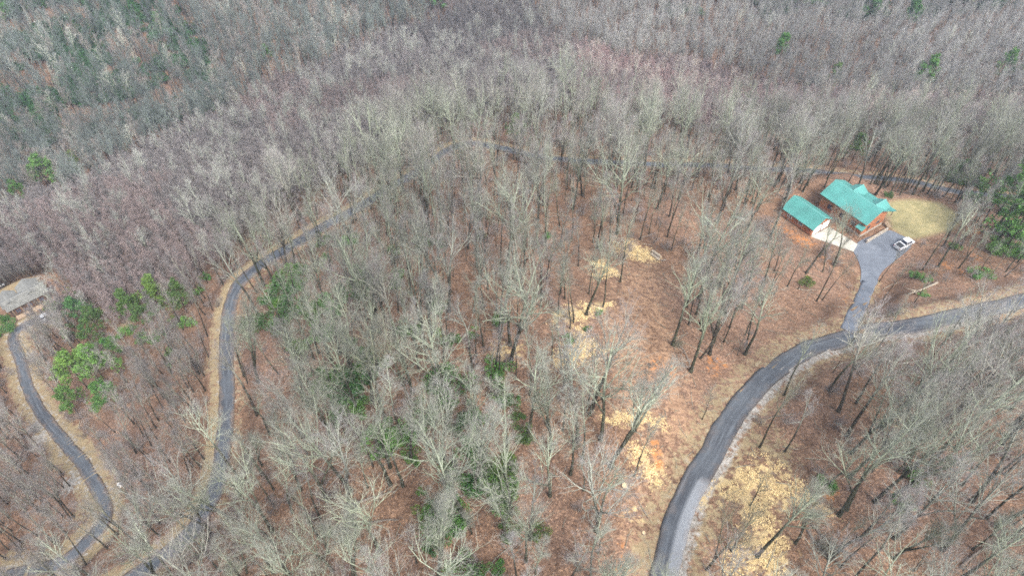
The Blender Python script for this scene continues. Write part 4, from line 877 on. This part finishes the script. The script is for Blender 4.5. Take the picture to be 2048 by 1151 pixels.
for k, v in ROADS.items(): g &= seg_dist(q, v[4])[0] > v[1] / 2 + .5
for poly in (PAD, LAWN, apron): g &= poly_sd(q, poly) > .3
for B in (GAR, HOU): g &= np.linalg.norm(q - B['c'], axis=1) > 9
q = q[g]; m = len(q); z0 = ground_z(q); L = rng.gamma(2.0, .7, m) + .4; a = rng.uniform(0, 6.28, m); e = q + np.column_stack([np.cos(a), np.sin(a)]) * L[:, None]
A_ = np.column_stack([q, z0 + .06]); B_ = np.column_stack([e, ground_z(e) + rng.uniform(.04, .3, m)]); mid_ = (A_ + B_) / 2 + np.column_stack([rng.normal(0, .08, (m, 2)) * L[:, None], rng.uniform(0, .08, m)])
sv3, sf3, st3 = tubes(np.stack([A_, mid_, B_], 1), np.stack([.012 + .010 * L, .010 + .008 * L, .006 + .0 * L], 1), 3)
stk = link('fallen_sticks', npmesh('fallen_sticks', sv3, sf3, M['bark'], {'thick': st3, 'hgt': st3 * 0 + 1.0})); stk['tint'] = [.85, .8, .76]
tag(stk, 'dry sticks strewn over the leaf litter', None, None, 'stuff')

# ------------------------------------------------------------ fallen trunks, logs, stumps
M['log_bark'] = simple('log_bark', (.16, .13, .105), .9, .45, 2.5); M['pale_log'] = simple('pale_log', (.30, .255, .195), .85, .3, 2.5); M['cut_wood'] = simple('cut_wood', (.48, .36, .22), .8, .15, 6)
M['grey_log'] = simple('grey_log', (.27, .27, .255), .9, .3, 3)
def fallen(pa, pb, r_, words, mat='log_bark', bend=.0, limbs=2, lift=.0):
    a, b = at(*pa), at(*pb); n = 8; t = np.linspace(0, 1, n)[:, None]; P = a + (b - a) * t
    d = (b - a)[:2]; L = np.linalg.norm(d); nrm = np.array([-d[1], d[0]]) / L
    P[:, :2] += nrm * (np.sin(t * np.pi) * bend * L) + rng.normal(0, .06, (n, 2)); P[:, 2] = ground_z(P[:, :2]) + r_ * .75 + lift * t[:, 0]
    o = empty('fallen_log', P[0]); tag(o, words, 'fallen log', 'fallen trunks on the forest floor')
    Q = P - P[0]; MB().tube(Q, np.linspace(r_, r_ * .55, n), 8).build('trunk', M[mat], o, True)
    for k in range(limbs):
        i = int(rng.integers(3, n - 1)); dd_ = rng.normal(0, 1, 3); dd_[2] = abs(dd_[2]) * .6 + .1; dd_ += np.append(d / L, 0) * 1.2; dd_ /= np.linalg.norm(dd_); ll = rng.uniform(1.2, 3.0)
        mid = Q[i] + dd_ * ll * .5 + rng.normal(0, .1, 3); MB().tube([Q[i], mid, Q[i] + dd_ * ll + rng.normal(0, .15, 3)], [r_ * .45, r_ * .3, r_ * .12], 5).build('limb', M[mat], o, True)
for a in [((636, 912), (722, 866), .16, 'long thin fallen log left of the birch pale tree'), ((782, 843), (826, 832), .14, 'short fallen branch under the dark straight tree'), ((789, 517), (852, 501), .20, 'fallen trunk by the middle dark shrub'), ((1874, 565), (1817, 588), .24, 'pale fallen trunk right of the driveway', 'pale_log', .03, 5), ((1353, 686), (1381, 742), .16, 'debris log at the clearing edge', 'log_bark', .1, 4),
          ((661, 1072), (796, 1039), .22, 'long dark fallen trunk at lower centre', 'log_bark', .05, 3), ((705, 1008), (792, 982), .20, 'mossy fallen trunk above the long dark one'), ((587, 983), (668, 938), .17, 'slanting dark log left of the mossy one', 'log_bark', .08), ((1622, 1050), (1672, 1105), .22, 'dark fallen trunk beside the big roadside straw', 'log_bark', .04, 5), ((1612, 1060), (1650, 1112), .16, 'thinner fallen trunk left of the dark one by the straw', 'log_bark', .03, 4), ((1920, 1133), (2045, 1086), .20, 'long dark curved branch at the lower right corner', 'log_bark', .1, 4, .8),
          ((18, 1090), (78, 1056), .16, 'dark log in leaves at the lower left'), ((850, 457), (932, 470), .16, 'thin fallen trunk among the crest trees'), ((1278, 477), (1311, 467), .13, 'thin fallen log above the straw by the log stack'), ((1860, 765), (1790, 740), .15, 'pale curved fallen branch below the right road', 'pale_log', .12, 3), ((1700, 660), (1735, 690), .1, 'white fallen branch at the driveway mouth', 'grey_log', .1, 3, 1.0), ((880, 1005), (930, 990), .15, 'short fallen log left of the silver tree'), ((1395, 500), (1440, 488), .12, 'thin fallen log right of the log stack')]: fallen(*a)
def cutlog(c, dirv, L, r_, mat, words, group=None, up=0.0):
    o = empty('cut_log', (c[0], c[1], ground_z([c[:2]])[0] + r_ * .9 + up), math.atan2(dirv[1], dirv[0])); tag(o, words, 'log', group)
    MB().tube([(-L / 2, 0, 0), (-L * .1, .01, .01), (L / 2, 0, 0)], [r_ * 1.05, r_, r_ * .95], 12, False).build('bark', M[mat], o, True)
    for sg in (-1, 1): MB().tube([(sg * L / 2, 0, 0), (sg * (L / 2 + .012), 0, 0)], [r_ * .97, r_ * .95], 12).build('cut_end', M['cut_wood'], o)
la, lb = at(1305, 512), at(1315, 519); ld = (lb - la)[:2]; ld /= np.linalg.norm(ld); ln_ = np.array([-ld[1], ld[0]]); lcn = at(1312, 513)[:2]
for k, (off, al, up_, r_, mt, w) in enumerate([(-.55, .2, 0, .26, 'pale_log', 'pale log lowest and nearest in the small log stack'), (0.0, 0, 0, .28, 'log_bark', 'dark log in the middle of the small log stack'), (.55, -.1, 0, .26, 'log_bark', 'dark log at the back of the small log stack'), (.25, -.25, .45, .26, 'pale_log', 'pale log lying on top of the small log stack'), (.2, 1.75, 0, .22, 'log_bark', 'short dark log at the right end of the small stack')]):
    cutlog(lcn + ln_ * off + ld * al, ld if k < 4 else ld * .6 + ln_, 2.3 if k < 4 else 1.2, r_, mt, w, 'logs stacked at the straw edge', up_)
a_, b_ = at(1466, 434), at(1487, 442); cutlog((a_ + b_)[:2] / 2, (b_ - a_)[:2], 2.9, .36, 'grey_log', 'thick grey cut log left of the garage'); cutlog(at(1473, 449)[:2], (b_ - a_)[:2], 1.0, .24, 'pale_log', 'short pale cut log below the thick grey one')
def stump(px_, py_, r_, h_, words):
    p = at(px_, py_); o = empty('tree_stump', p); tag(o, words, 'stump', 'sawn stumps'); MB().tube([(0, 0, -.1), (0, 0, .1), (0, 0, h_)], [r_ * 1.35, r_ * 1.1, r_], 12, False).build('bark', M['log_bark'], o, True); MB().tube([(0, 0, h_ - .01), (0, 0, h_ + .01)], [r_ * .99, r_ * .97], 12).build('cut_face', M['cut_wood'], o)
stump(957, 938, .3, .5, 'pale sawn stump among the olive shrubs'); stump(1249, 972, .42, .35, 'wide pale sawn stump left of the long straw patch'); stump(1287, 1066, .25, .3, 'small pale sawn stump on the bare track at the bottom')
# loose heaps of twigs
def heap(px_, py_, n, r_, tn, words):
    p = at(px_, py_); o = empty('brush_pile', p); tag(o, words, 'brush pile', 'piled cut branches'); st = np.column_stack([rng.normal(0, r_ * .4, (n, 2)), rng.uniform(.05, .6, n)]); D = rng.normal(0, 1, (n, 3)); D[:, 2] *= .25; D /= np.linalg.norm(D, axis=1)[:, None]
    pp, rr = grow(st - D * .8, D, rng.uniform(1.2, 2.6, n), rng.uniform(.02, .05, n), 3, .1, .0, .4); pp[..., 2] = np.maximum(pp[..., 2], .03); v, f, t = tubes(pp, rr, 4); c = link('branches', npmesh('branches', v, f, M['bark'], {'thick': t, 'hgt': t * 0 + 1}), o); c['tint'] = tn; c['kind'] = 'stuff'
heap(1413, 446, 130, 1.9, [.85, .88, .95], 'grey brush pile left of the grey cut log'); heap(1871, 547, 70, 1.1, [.7, .4, .3], 'rusty brown brush pile right of the paired hollies'); heap(1355, 690, 60, 1.0, [.5, .42, .36], 'dark brush pile at the clearing edge'); heap(1650, 1095, 90, 1.8, [.6, .55, .5], 'tangled brush pile on the dark fallen trunks')

# ------------------------------------------------------------ log house
M['teal'] = simple('teal_metal', (.058, .212, .190), .5, .16, .35, 0.0, .4); M['teal_trim'] = simple('teal_trim', (.105, .29, .265), .5, .05, .5)
M['fascia'] = simple('fascia', (.16, .075, .04), .8); M['white'] = simple('white_paint', (.80, .80, .78), .5, .05); M['dark'] = simple('near_black', (.02, .02, .022), .6); M['wood'] = simple('deck_wood', (.30, .22, .15), .85, .3, 4)  # dark: own colour of the fan grille, box latch and tank feet
M['glass'] = simple('window_glass', (.04, .05, .075), .12, .1, 1, 0, .8); M['stone'] = simple('pale_stone', (.34, .305, .26), .9, .3, 3)
def log_mat():
    m, n, l, b = newmat('log_wall'); P = obj_co(n); s_ = n.new('ShaderNodeSeparateXYZ'); l.new(P, s_.inputs[0])
    c = ramp(n, l, noise(n, l, P, 1.6, 4), [(.3, (.22, .085, .040)), (.55, (.33, .130, .060)), (.75, (.41, .18, .085))]); l.new(c, b.inputs['Base Color']); b.inputs['Roughness'].default_value = .7
    return m
M['logwall'] = log_mat()
def gable_house(o, L, W, He, Hr, oh, zb=0.0):
    """walls of stacked round logs (scalloped), gable ends, two roof slopes with seams"""
    m = MB(); n = int(round((He - zb) / .30)); hh = (He - zb) / n
    for sg in (-1, 1):
        prof = []
        for k in range(n): z = zb + k * hh; prof += [(sg * (W / 2), z + .03), (sg * (W / 2 + .07), z + hh * .3), (sg * (W / 2 + .07), z + hh * .7), (sg * (W / 2), z + hh - .03)]
        prof += [(sg * (W / 2 - .18), He), (sg * (W / 2 - .18), zb)]; m.prism(prof, 'x', -L / 2, L / 2)
    ng = int((Hr - zb - .25) / hh)
    for sg in (-1, 1):
        for k in range(ng):
            z = zb + k * hh; zt = z + hh; w_ = W / 2 - .02 if zt <= He else max(0.15, (W / 2 - .02) * (Hr - .15 - zt) / (Hr - .15 - He))
            m.box((sg * (L / 2 - .06 + .03 * (k % 2)), 0, z + hh / 2), (.2, 2 * w_, hh - .03))
    m.build('wall', M['logwall'], o)
    t = .14; s = (Hr - He) / (W / 2); ye = W / 2 + oh; ze = He - oh * s
    prof = [(-ye, ze), (0, Hr), (ye, ze), (ye, ze + t), (0, Hr + t), (-ye, ze + t)]
    rf = MB().prism(prof, 'x', -L / 2 - oh, L / 2 + oh).build('roof', M['teal'], o)
    MB().prism([(-.16, Hr + t - .16 * s + .01), (0, Hr + t + .05), (.16, Hr + t - .16 * s + .01), (0, Hr + t + .01)], 'x', -L / 2 - oh, L / 2 + oh).build('ridge_cap', M['teal_trim'], rf)
    sm = MB(); nx_ = int((L + 2 * oh) / .6)
    for k in range(nx_ + 1):
        x = -L / 2 - oh + .02 + (L + 2 * oh - .04) * k / nx_
        for sg in (-1, 1): sm.add([(x - .02, sg * .05, Hr + t - .05 * s), (x + .02, sg * .05, Hr + t - .05 * s), (x + .02, sg * (ye - .01), ze + t), (x - .02, sg * (ye - .01), ze + t), (x, sg * .05, Hr + t + .05 - .05 * s), (x, sg * (ye - .01), ze + t + .05)], [(0, 4, 5, 3), (4, 1, 2, 5), (3, 5, 2), (0, 1, 4)])
    q_ = sm.build('seams', M['teal'], rf); q_['kind'] = 'stuff'
    for sx in (-1, 1):
        for sg in (-1, 1): MB().add([(sx * (L / 2 + oh + .004), 0, Hr - .12), (sx * (L / 2 + oh + .004), sg * ye, ze - .12), (sx * (L / 2 + oh + .004), sg * ye, ze + t - .02), (sx * (L / 2 + oh + .004), 0, Hr + t - .02), (sx * (L / 2 + oh + .05), 0, Hr - .12), (sx * (L / 2 + oh + .05), sg * ye, ze - .12), (sx * (L / 2 + oh + .05), sg * ye, ze + t - .02), (sx * (L / 2 + oh + .05), 0, Hr + t - .02)], [(0, 1, 2, 3), (7, 6, 5, 4), (0, 4, 5, 1), (1, 5, 6, 2), (2, 6, 7, 3), (3, 7, 4, 0)]).build('rake_board', M['teal_trim'], rf)
    return rf, s
def window(o, c, w, h, axis, sg, frame='fascia'):
    """a window in a wall whose outward normal is +/- axis"""
    if axis == 'x': fr = MB().box(c, (.08, w + .2, h + .2)).build('window', M[frame], o); MB().box((c[0] + sg * .035, c[1], c[2]), (.04, w / 2 - .03, h)).box((c[0] + sg * .035, c[1], c[2]), (.04, .01, .01)); p1 = (c[0] + sg * .035, c[1] - w / 4, c[2]); p2 = (c[0] + sg * .035, c[1] + w / 4, c[2]); d = (.04, w / 2 - .05, h)
    else: fr = MB().box(c, (w + .2, .08, h + .2)).build('window', M[frame], o); p1 = (c[0] - w / 4, c[1] + sg * .035, c[2]); p2 = (c[0] + w / 4, c[1] + sg * .035, c[2]); d = (w / 2 - .05, .04, h)
    for p in (p1, p2): MB().box(p, d).build('pane', M['glass'], fr)
B = HOU; L, W, He, Hr = B['L'], B['W'], B['He'], B['Hr']
ho = empty('log_house', (B['c'][0], B['c'][1], SITE_Z), B['a']); tag(ho, 'two-storey brown log house with teal metal roof and two dormers', 'house')
MB().box((0, 0, .3), (L + .1, W + .1, .9)).build('foundation', M['stone'], ho)
rf, s = gable_house(ho, L, W, He, Hr, .55, .74)
for xc in (-L / 2 - .55 + (L + 1.1) * .37, -L / 2 - .55 + (L + 1.1) * .84):
    hw = 1.55; zr = Hr + .05; zd = zr - hw * .62; y1 = 3.7
    dw = MB().prism([(xc - hw, He - .6), (xc + hw, He - .6), (xc + hw, zd), (xc, zr - .06), (xc - hw, zd)], 'y', .6, y1).build('dormer', M['logwall'], ho)
    oh_ = .38; MB().prism([(xc - hw - oh_, zd - oh_ * .62), (xc, zr), (xc + hw + oh_, zd - oh_ * .62), (xc + hw + oh_, zd - oh_ * .62 + .12), (xc, zr + .12), (xc - hw - oh_, zd - oh_ * .62 + .12)], 'y', .3, y1 + .45).build('dormer_roof', M['teal'], dw)
    MB().prism([(xc - .13, zr + .06), (xc, zr + .17), (xc + .13, zr + .06)], 'y', .3, y1 + .45).build('ridge_cap', M['teal_trim'], dw)
    fr = MB().box((xc, y1 + .02, He + .35), (1.3, .08, 1.1)).build('dormer_window', M['fascia'], dw); MB().box((xc, y1 + .05, He + .35), (1.1, .05, .9)).build('dormer_pane', M['glass'], dw)
ye = W / 2 + .55; ze = He - .55 * s
pr = MB().prism([(W / 2 - .1, ze + .35), (W / 2 + 2.7, ze - .75), (W / 2 + 2.7, ze - .62), (W / 2 - .1, ze + .48)], 'x', -2.5, L / 2 + .9).build('porch_roof', M['teal'], ho)
MB().box((1.2 + .3, W / 2 + 1.25, .98), (L / 2 + 2.2, 2.4, .16)).build('porch_floor', M['wood'], ho)
for x in (-2.0, 1.2, 4.0, L / 2 + .3): MB().box((x, W / 2 + 2.35, (ze - .7 + 1.05) / 2 + .0), (.18, .18, ze - .75 - 1.06)).build('porch_post', M['wood'], ho)
rl = MB()
for z in (1.35, 1.95): rl.box((1.3, W / 2 + 2.38, z), (L / 2 + 1.8, .07, .08)); rl.box((L / 2 + .38, W / 2 + 1.75, z), (.07, 1.2, .08))
for k in range(26): rl.box((-2.3 + k * .33, W / 2 + 2.38, 1.65), (.04, .04, .56))
rl.build('railing', M['wood'], ho)
for k in range(5): MB().box((L / 2 + .75 + k * .30, W / 2 + .65, .90 - k * .18), (.30, 1.3, .07)).build('step', M['wood'], ho)
for yy in (W / 2 - .02, W / 2 + 1.32):
    MB().tube([(L / 2 + .6, yy, 1.95), (L / 2 + 2.1, yy, .95)], .04, 6).tube([(L / 2 + 2.08, yy, 0), (L / 2 + 2.08, yy, .98)], .05, 6).tube([(L / 2 + .6, yy, 1.45), (L / 2 + 2.1, yy, .5)], .03, 6).build('hand_rail', M['wood'], ho)
window(ho, (L / 2 + .09, 1.55, 2.2), 1.25, .95, 'x', 1, 'wood'); window(ho, (L / 2 + .09, -2.0, 2.2), .9, .95, 'x', 1)
window(ho, (-3.5, -W / 2 - .09, 2.5), 1.1, 1.2, 'y', -1); window(ho, (.2, -W / 2 - .09, 2.5), 1.1, 1.2, 'y', -1); window(ho, (3.6, -W / 2 - .09, 2.5), 1.1, 1.2, 'y', -1)
sr = MB().prism([(-W / 2 - 1.3, 2.85), (-W / 2 + .0, 3.5), (-W / 2 + .0, 3.62), (-W / 2 - 1.3, 2.97)], 'x', L / 2 - 1.5, L / 2 + .5).build('entry_roof', M['teal'], ho)
for x in (L / 2 - 1.3, L / 2 + .3): MB().box((x, -W / 2 - 1.15, 1.45), (.16, .16, 2.86)).build('entry_post', M['wood'], ho)
# stone retaining wall by the gable
ca_, sa_ = math.cos(B['a']), math.sin(B['a']); wx = L / 2 + 2.3
rw = empty('retaining_wall', (B['c'][0] + ca_ * wx - sa_ * -.6, B['c'][1] + sa_ * wx + ca_ * -.6, SITE_Z), B['a']); tag(rw, 'low pale stone retaining wall below the log house gable', 'wall')
MB().box((0, 0, .35), (.3, 8.0, .9)).build('stone_wall', M['stone'], rw)
for k in range(10): MB().box((0, -3.6 + k * .8, .86), (.42, .76, .1)).build('cap_stone', M['pale_log'] if k % 3 else M['stone'], rw)
# ------------------------------------------------------------ garage
B = GAR; L, W, He, Hr = B['L'], B['W'], B['He'], B['Hr']
ga = empty('garage', (B['c'][0], B['c'][1], SITE_Z), B['a']); tag(ga, 'single-storey brown garage with teal metal roof and white doors', 'garage')
gable_house(ga, L, W, He, Hr, .35, .1)
for yc in (-1.58, 1.58):
    dr = MB().box((L / 2 + .06, yc, 1.12), (.10, 2.74, 2.2)).build('garage_door', M['white'], ga)
    for k in range(4): MB().box((L / 2 + .13, yc, .30 + k * .545), (.05, 2.6, .50)).build('door_panel', M['white'], dr)
MB().box((L / 2 + .1, 0, 1.15), (.14, .30, 2.3)).build('door_post', M['fascia'], ga)
window(ga, (1.2, -W / 2 - .09, 1.5), 1.2, .8, 'y', -1, 'white'); window(ga, (-2.2, -W / 2 - .09, 1.5), 1.2, .8, 'y', -1, 'white')
# ------------------------------------------------------------ grey-roofed house down left
M['shingle'] = simple('grey_shingle', (.150, .150, .138), .9, .2, 1.2); M['siding'] = simple('shaded_brown_siding', (.075, .05, .038), .85, .2)  # brown siding darkened so the eave shadow sits in its colour
ea, eb = onplane(14, 625, LEFT_Z + 3.0)[:2], onplane(98, 583, LEFT_Z + 3.0)[:2]; L = np.linalg.norm(eb - ea); ang_ = math.atan2(eb[1] - ea[1], eb[0] - ea[0]); mc = (ea + eb) / 2; nv2 = np.array([-math.sin(ang_), math.cos(ang_)])
lh = empty('grey_house', (mc[0], mc[1], LEFT_Z), ang_); tag(lh, 'low house with grey shingle roof and stepped gables by the lower drive', 'house')
D_ = 5.2; MB().box((0, D_ / 2, 1.35), (L - 1.0, D_ - 1.0, 3.2)).build('wall', M['siding'], lh)
zr = 4.5
r_ = MB().prism([(0, 2.95), (D_ / 2, zr), (D_, 2.95), (D_, 3.12), (D_ / 2, zr + .17), (0, 3.12)], 'x', -L / 2, L / 2).build('roof', M['shingle'], lh)
cs = MB()
for k in range(1, 9):
    f = k / 9; cs.box((0, D_ / 2 * f - .02, 3.12 + (zr - 2.95) * f + .005), (L - .04, .22, .035))
q_ = cs.build('shingle_courses', M['shingle'], r_); q_['kind'] = 'stuff'
for xc, wd, ln2 in ((L * .17, 5.6, 2.4), (-L * .33, 4.6, 1.6)):
    wr = zr + .1; MB().prism([(xc - wd / 2, 3.0), (xc, wr), (xc + wd / 2, 3.0), (xc + wd / 2, 3.15), (xc, wr + .17), (xc - wd / 2, 3.15)], 'y', 1.4, D_ + ln2).build('cross_gable', M['shingle'], lh)
    MB().box((xc, D_ + ln2 / 2 - .6, 1.4), (wd - .8, ln2 - .3, 3.1)).build('wing_wall', M['siding'], lh)
for xx in np.linspace(-L / 2 + 1.2, L / 2 - 1.2, 5): MB().box((xx, .1 + .25, 1.3), (.15, .15, 3.2)).build('porch_post', M['wood'], lh)
MB().box((0, -.6, .3), (L - 2, 1.8, .2)).build('porch_floor', M['wood'], lh)
for xx in (-L * .28, 0.0, L * .27): window(lh, (xx, .47, 1.6), 1.2, 1.2, 'y', -1)
ac = empty('air_conditioner', onplane(102, 581, LEFT_Z), ang_); tag(ac, 'small white air conditioner at the right end of the grey house', 'air conditioner'); MB().box((0, 0, .5), (.95, .95, .95)).build('casing', M['white'], ac, bevel=.04); MB().tube([(0, 0, .97), (0, 0, 1.02)], .36, 16).build('fan_grille', M['dark'], ac)
# ------------------------------------------------------------ vehicles
M['carwhite'] = simple('white_car_paint', (.56, .57, .58), .3, .03, 1, 0, .6); M['carsilver'] = simple('silver_car_paint', (.50, .56, .60), .3, .03, 1, .3, .6); M['tyre'] = simple('tyre_rubber', (.018, .018, .018), .85); M['rim'] = simple('wheel_rim', (.45, .45, .46), .4, .05, 3, .6)
M['lamp'] = simple('lamp_lens', (.7, .7, .68), .2); M['tail'] = simple('tail_lens', (.35, .02, .02), .3); M['bed'] = simple('bed_liner', (.03, .032, .036), .8)
def vehicle(name, loc, rz, words, cat, paint, L, W, H, pickup=False, pitch=0.0):
    o = empty(name, loc, rz); o.rotation_euler = (0, -pitch, rz); tag(o, words, cat)
    h2 = W / 2; sill = .30; belt = H * .58
    if pickup:
        front = L / 2
        b = MB().prism([(-L / 2, sill + .1), (-L / 2, belt + .04), (-L / 2 + .08, belt + .06), (-.35, belt + .06), (front - 1.55, belt + .05), (front - .25, belt - .08), (front, belt - .25), (front, sill + .05), (front - .2, sill), (-L / 2 + .3, sill)], 'y', -h2, h2).build('body', P_(paint), o, bevel=.06)
        MB().box((-L / 2 + .95, 0, belt + .085), (1.65, W - .30, .03)).build('cargo_bed', M['bed'], o)
        tg_ = MB().box((-L / 2 + .05, 0, belt + .1), (.08, W - .1, .10)).build('tailgate', P_(paint), o)
        for sg in (-1, 1): MB().box((-L / 2 + .95, sg * (h2 - .07), belt + .11), (1.75, .11, .1)).build('bed_rail', P_(paint), o)
        c0, c1, c2, c3 = -.55, -.35, 1.05, 1.75
    else:
        b = MB().prism([(-L / 2, sill + .15), (-L / 2 + .04, belt - .02), (-L / 2 + .5, belt + .05), (L / 2 - 1.25, belt + .04), (L / 2 - .2, belt - .14), (L / 2, belt - .32), (L / 2, sill + .05), (L / 2 - .2, sill), (-L / 2 + .2, sill)], 'y', -h2, h2).build('body', P_(paint), o, bevel=.07)
        c0, c1, c2, c3 = -L * .42, -L * .30, L * .08, L * .24
    w1, w2 = h2 - .05, h2 - .24
    cb = MB().add([(c0, -w1, belt), (c3, -w1, belt), (c3, w1, belt), (c0, w1, belt), (c1, -w2, H), (c2, -w2, H), (c2, w2, H), (c1, w2, H)], [(0, 1, 2, 3)[::-1], (4, 5, 6, 7), (0, 1, 5, 4), (1, 2, 6, 5), (2, 3, 7, 6), (3, 0, 4, 7)]).build('cabin', M['glass'], o)
    MB().box(((c1 + c2) / 2, 0, H + .012), (c2 - c1 + .06, 2 * w2 + .05, .05)).build('roof', P_(paint), o, bevel=.02)
    pl = MB()
    for sg in (-1, 1):
        for (xa, xb) in ((c0, c1), (c3, c2)): pl.tube([(xa, sg * (w1 + .01), belt), (xb, sg * (w2 + .01), H)], .045, 5)
        xm = (c1 + c2) / 2; pl.tube([(xm, sg * (w1 + .01), belt), (xm, sg * (w2 + .01), H)], .04, 5)
    pl.build('pillars', P_(paint), o)
    for sx in (-L * .31, L * .31):
        for sg in (-1, 1):
            wh = MB().tube([(sx, sg * (h2 - .20), .36), (sx, sg * (h2 + .02), .36)], .36, 16).build('wheel', M['tyre'], o); MB().tube([(sx, sg * (h2 + .02), .36), (sx, sg * (h2 + .035), .36)], .21, 12).build('rim', M['rim'], wh)
    for sg in (-1, 1):
        MB().box((L / 2 - .03, sg * (h2 - .28), belt - .34), (.09, .42, .16)).build('headlight', M['lamp'], o); MB().box((-L / 2 + .01, sg * (h2 - .12), belt - .18), (.06, .18, .28)).build('tail_light', M['tail'], o); MB().box((c3 - .25, sg * (h2 + .06), belt + .1), (.1, .16, .14)).build('mirror', P_(paint), o)
    MB().box((L / 2 + .02, 0, sill + .12), (.1, W - .1, .2)).build('bumper', M['rim'], o)
def P_(k): return M[k]
pa_, pb_ = onplane(1790, 500), onplane(1822, 483); pm = (pa_ + pb_) / 2
vehicle('pickup_truck', (pm[0], pm[1], SITE_Z + .03), math.atan2(pb_[1] - pa_[1], pb_[0] - pa_[0]), 'white pickup truck with dark open bed parked on the asphalt pad', 'pickup truck', 'carwhite', 5.5, 1.95, 1.85, True)
def boulder(px_, py_, r_, words):
    p = at(px_, py_); v, f = [], []; nu, nvv = 10, 6
    for a in range(nvv + 1):
        for b in range(nu):
            t1, t2 = math.pi * a / nvv, 2 * math.pi * b / nu; k = r_ * (1 + .22 * math.sin(3 * t2 + 2 * t1) + .12 * math.sin(5 * t1 + t2)); v.append((k * math.sin(t1) * math.cos(t2), k * .8 * math.sin(t1) * math.sin(t2), k * .6 * math.cos(t1) + r_ * .25))
    f = [(a * nu + b, (a + 1) * nu + b, (a + 1) * nu + (b + 1) % nu, a * nu + (b + 1) % nu) for a in range(nvv) for b in range(nu)]
    o = MB().add(v, f).build('boulder', M['stone'], None, True); o.location = p; tag(o, words, 'boulder', 'pale boulders at the road edge')
boulder(1926, 650, .75, 'larger pale boulder on the right road verge behind twigs'); boulder(1943, 646, .45, 'smaller pale boulder right of the larger one on the road verge')
p1_, p2_ = at(84, 641), at(110, 630); pm = (p1_ + p2_) / 2
vehicle('car', (pm[0], pm[1], ground_z([pm[:2]])[0] + .06), math.atan2(p2_[1] - p1_[1], p2_[0] - p1_[0]), 'white car parked in front of the grey-roofed house', 'car', 'carwhite', 4.5, 1.8, 1.5)
# small white box in the left wood
p = at(242, 971); ub = empty('utility_box', p, .4); tag(ub, 'small white utility box on leaf ground right of the lower drive', 'utility box'); MB().box((0, 0, .42), (.62, .62, .84)).build('casing', M['white'], ub, bevel=.03); MB().box((0, 0, .87), (.7, .7, .06)).build('lid', M['white'], ub); MB().box((.12, -.1, .905), (.2, .16, .02)).build('latch', M['dark'], ub)
p = at(4, 573); bo = empty('propane_tank', p + np.array([0, 0, .55]), .5); tag(bo, 'white propane tank on bare ground at the left edge', 'tank'); MB().tube([(-1.0, 0, 0), (-.85, 0, 0), (-.7, 0, 0), (.7, 0, 0), (.85, 0, 0), (1.0, 0, 0)], [.12, .34, .42, .42, .34, .12], 14).build('shell', M['white'], bo, True); MB().box((-.6, 0, -.45), (.12, .6, .3)).box((.6, 0, -.45), (.12, .6, .3)).build('feet', M['dark'], bo)

# ------------------------------------------------------------ thin winter haze over the valley
hm = bpy.data.materials.new('haze'); hm.use_nodes = True; hn = hm.node_tree.nodes; hn.remove(hn['Principled BSDF']); pv = hn.new('ShaderNodeVolumePrincipled'); pv.inputs['Color'].default_value = (.74, .84, 1.0, 1); pv.inputs['Density'].default_value = .00022; pv.inputs['Anisotropy'].default_value = .2
hm.node_tree.links.new(pv.outputs[0], hn['Material Output'].inputs['Volume'])
hz = MB().box((0, 560, (-145 + 97) / 2), (4900, 4200, 242)).build('haze', hm); tag(hz, kind='stuff'); hz.display_type = 'WIRE'
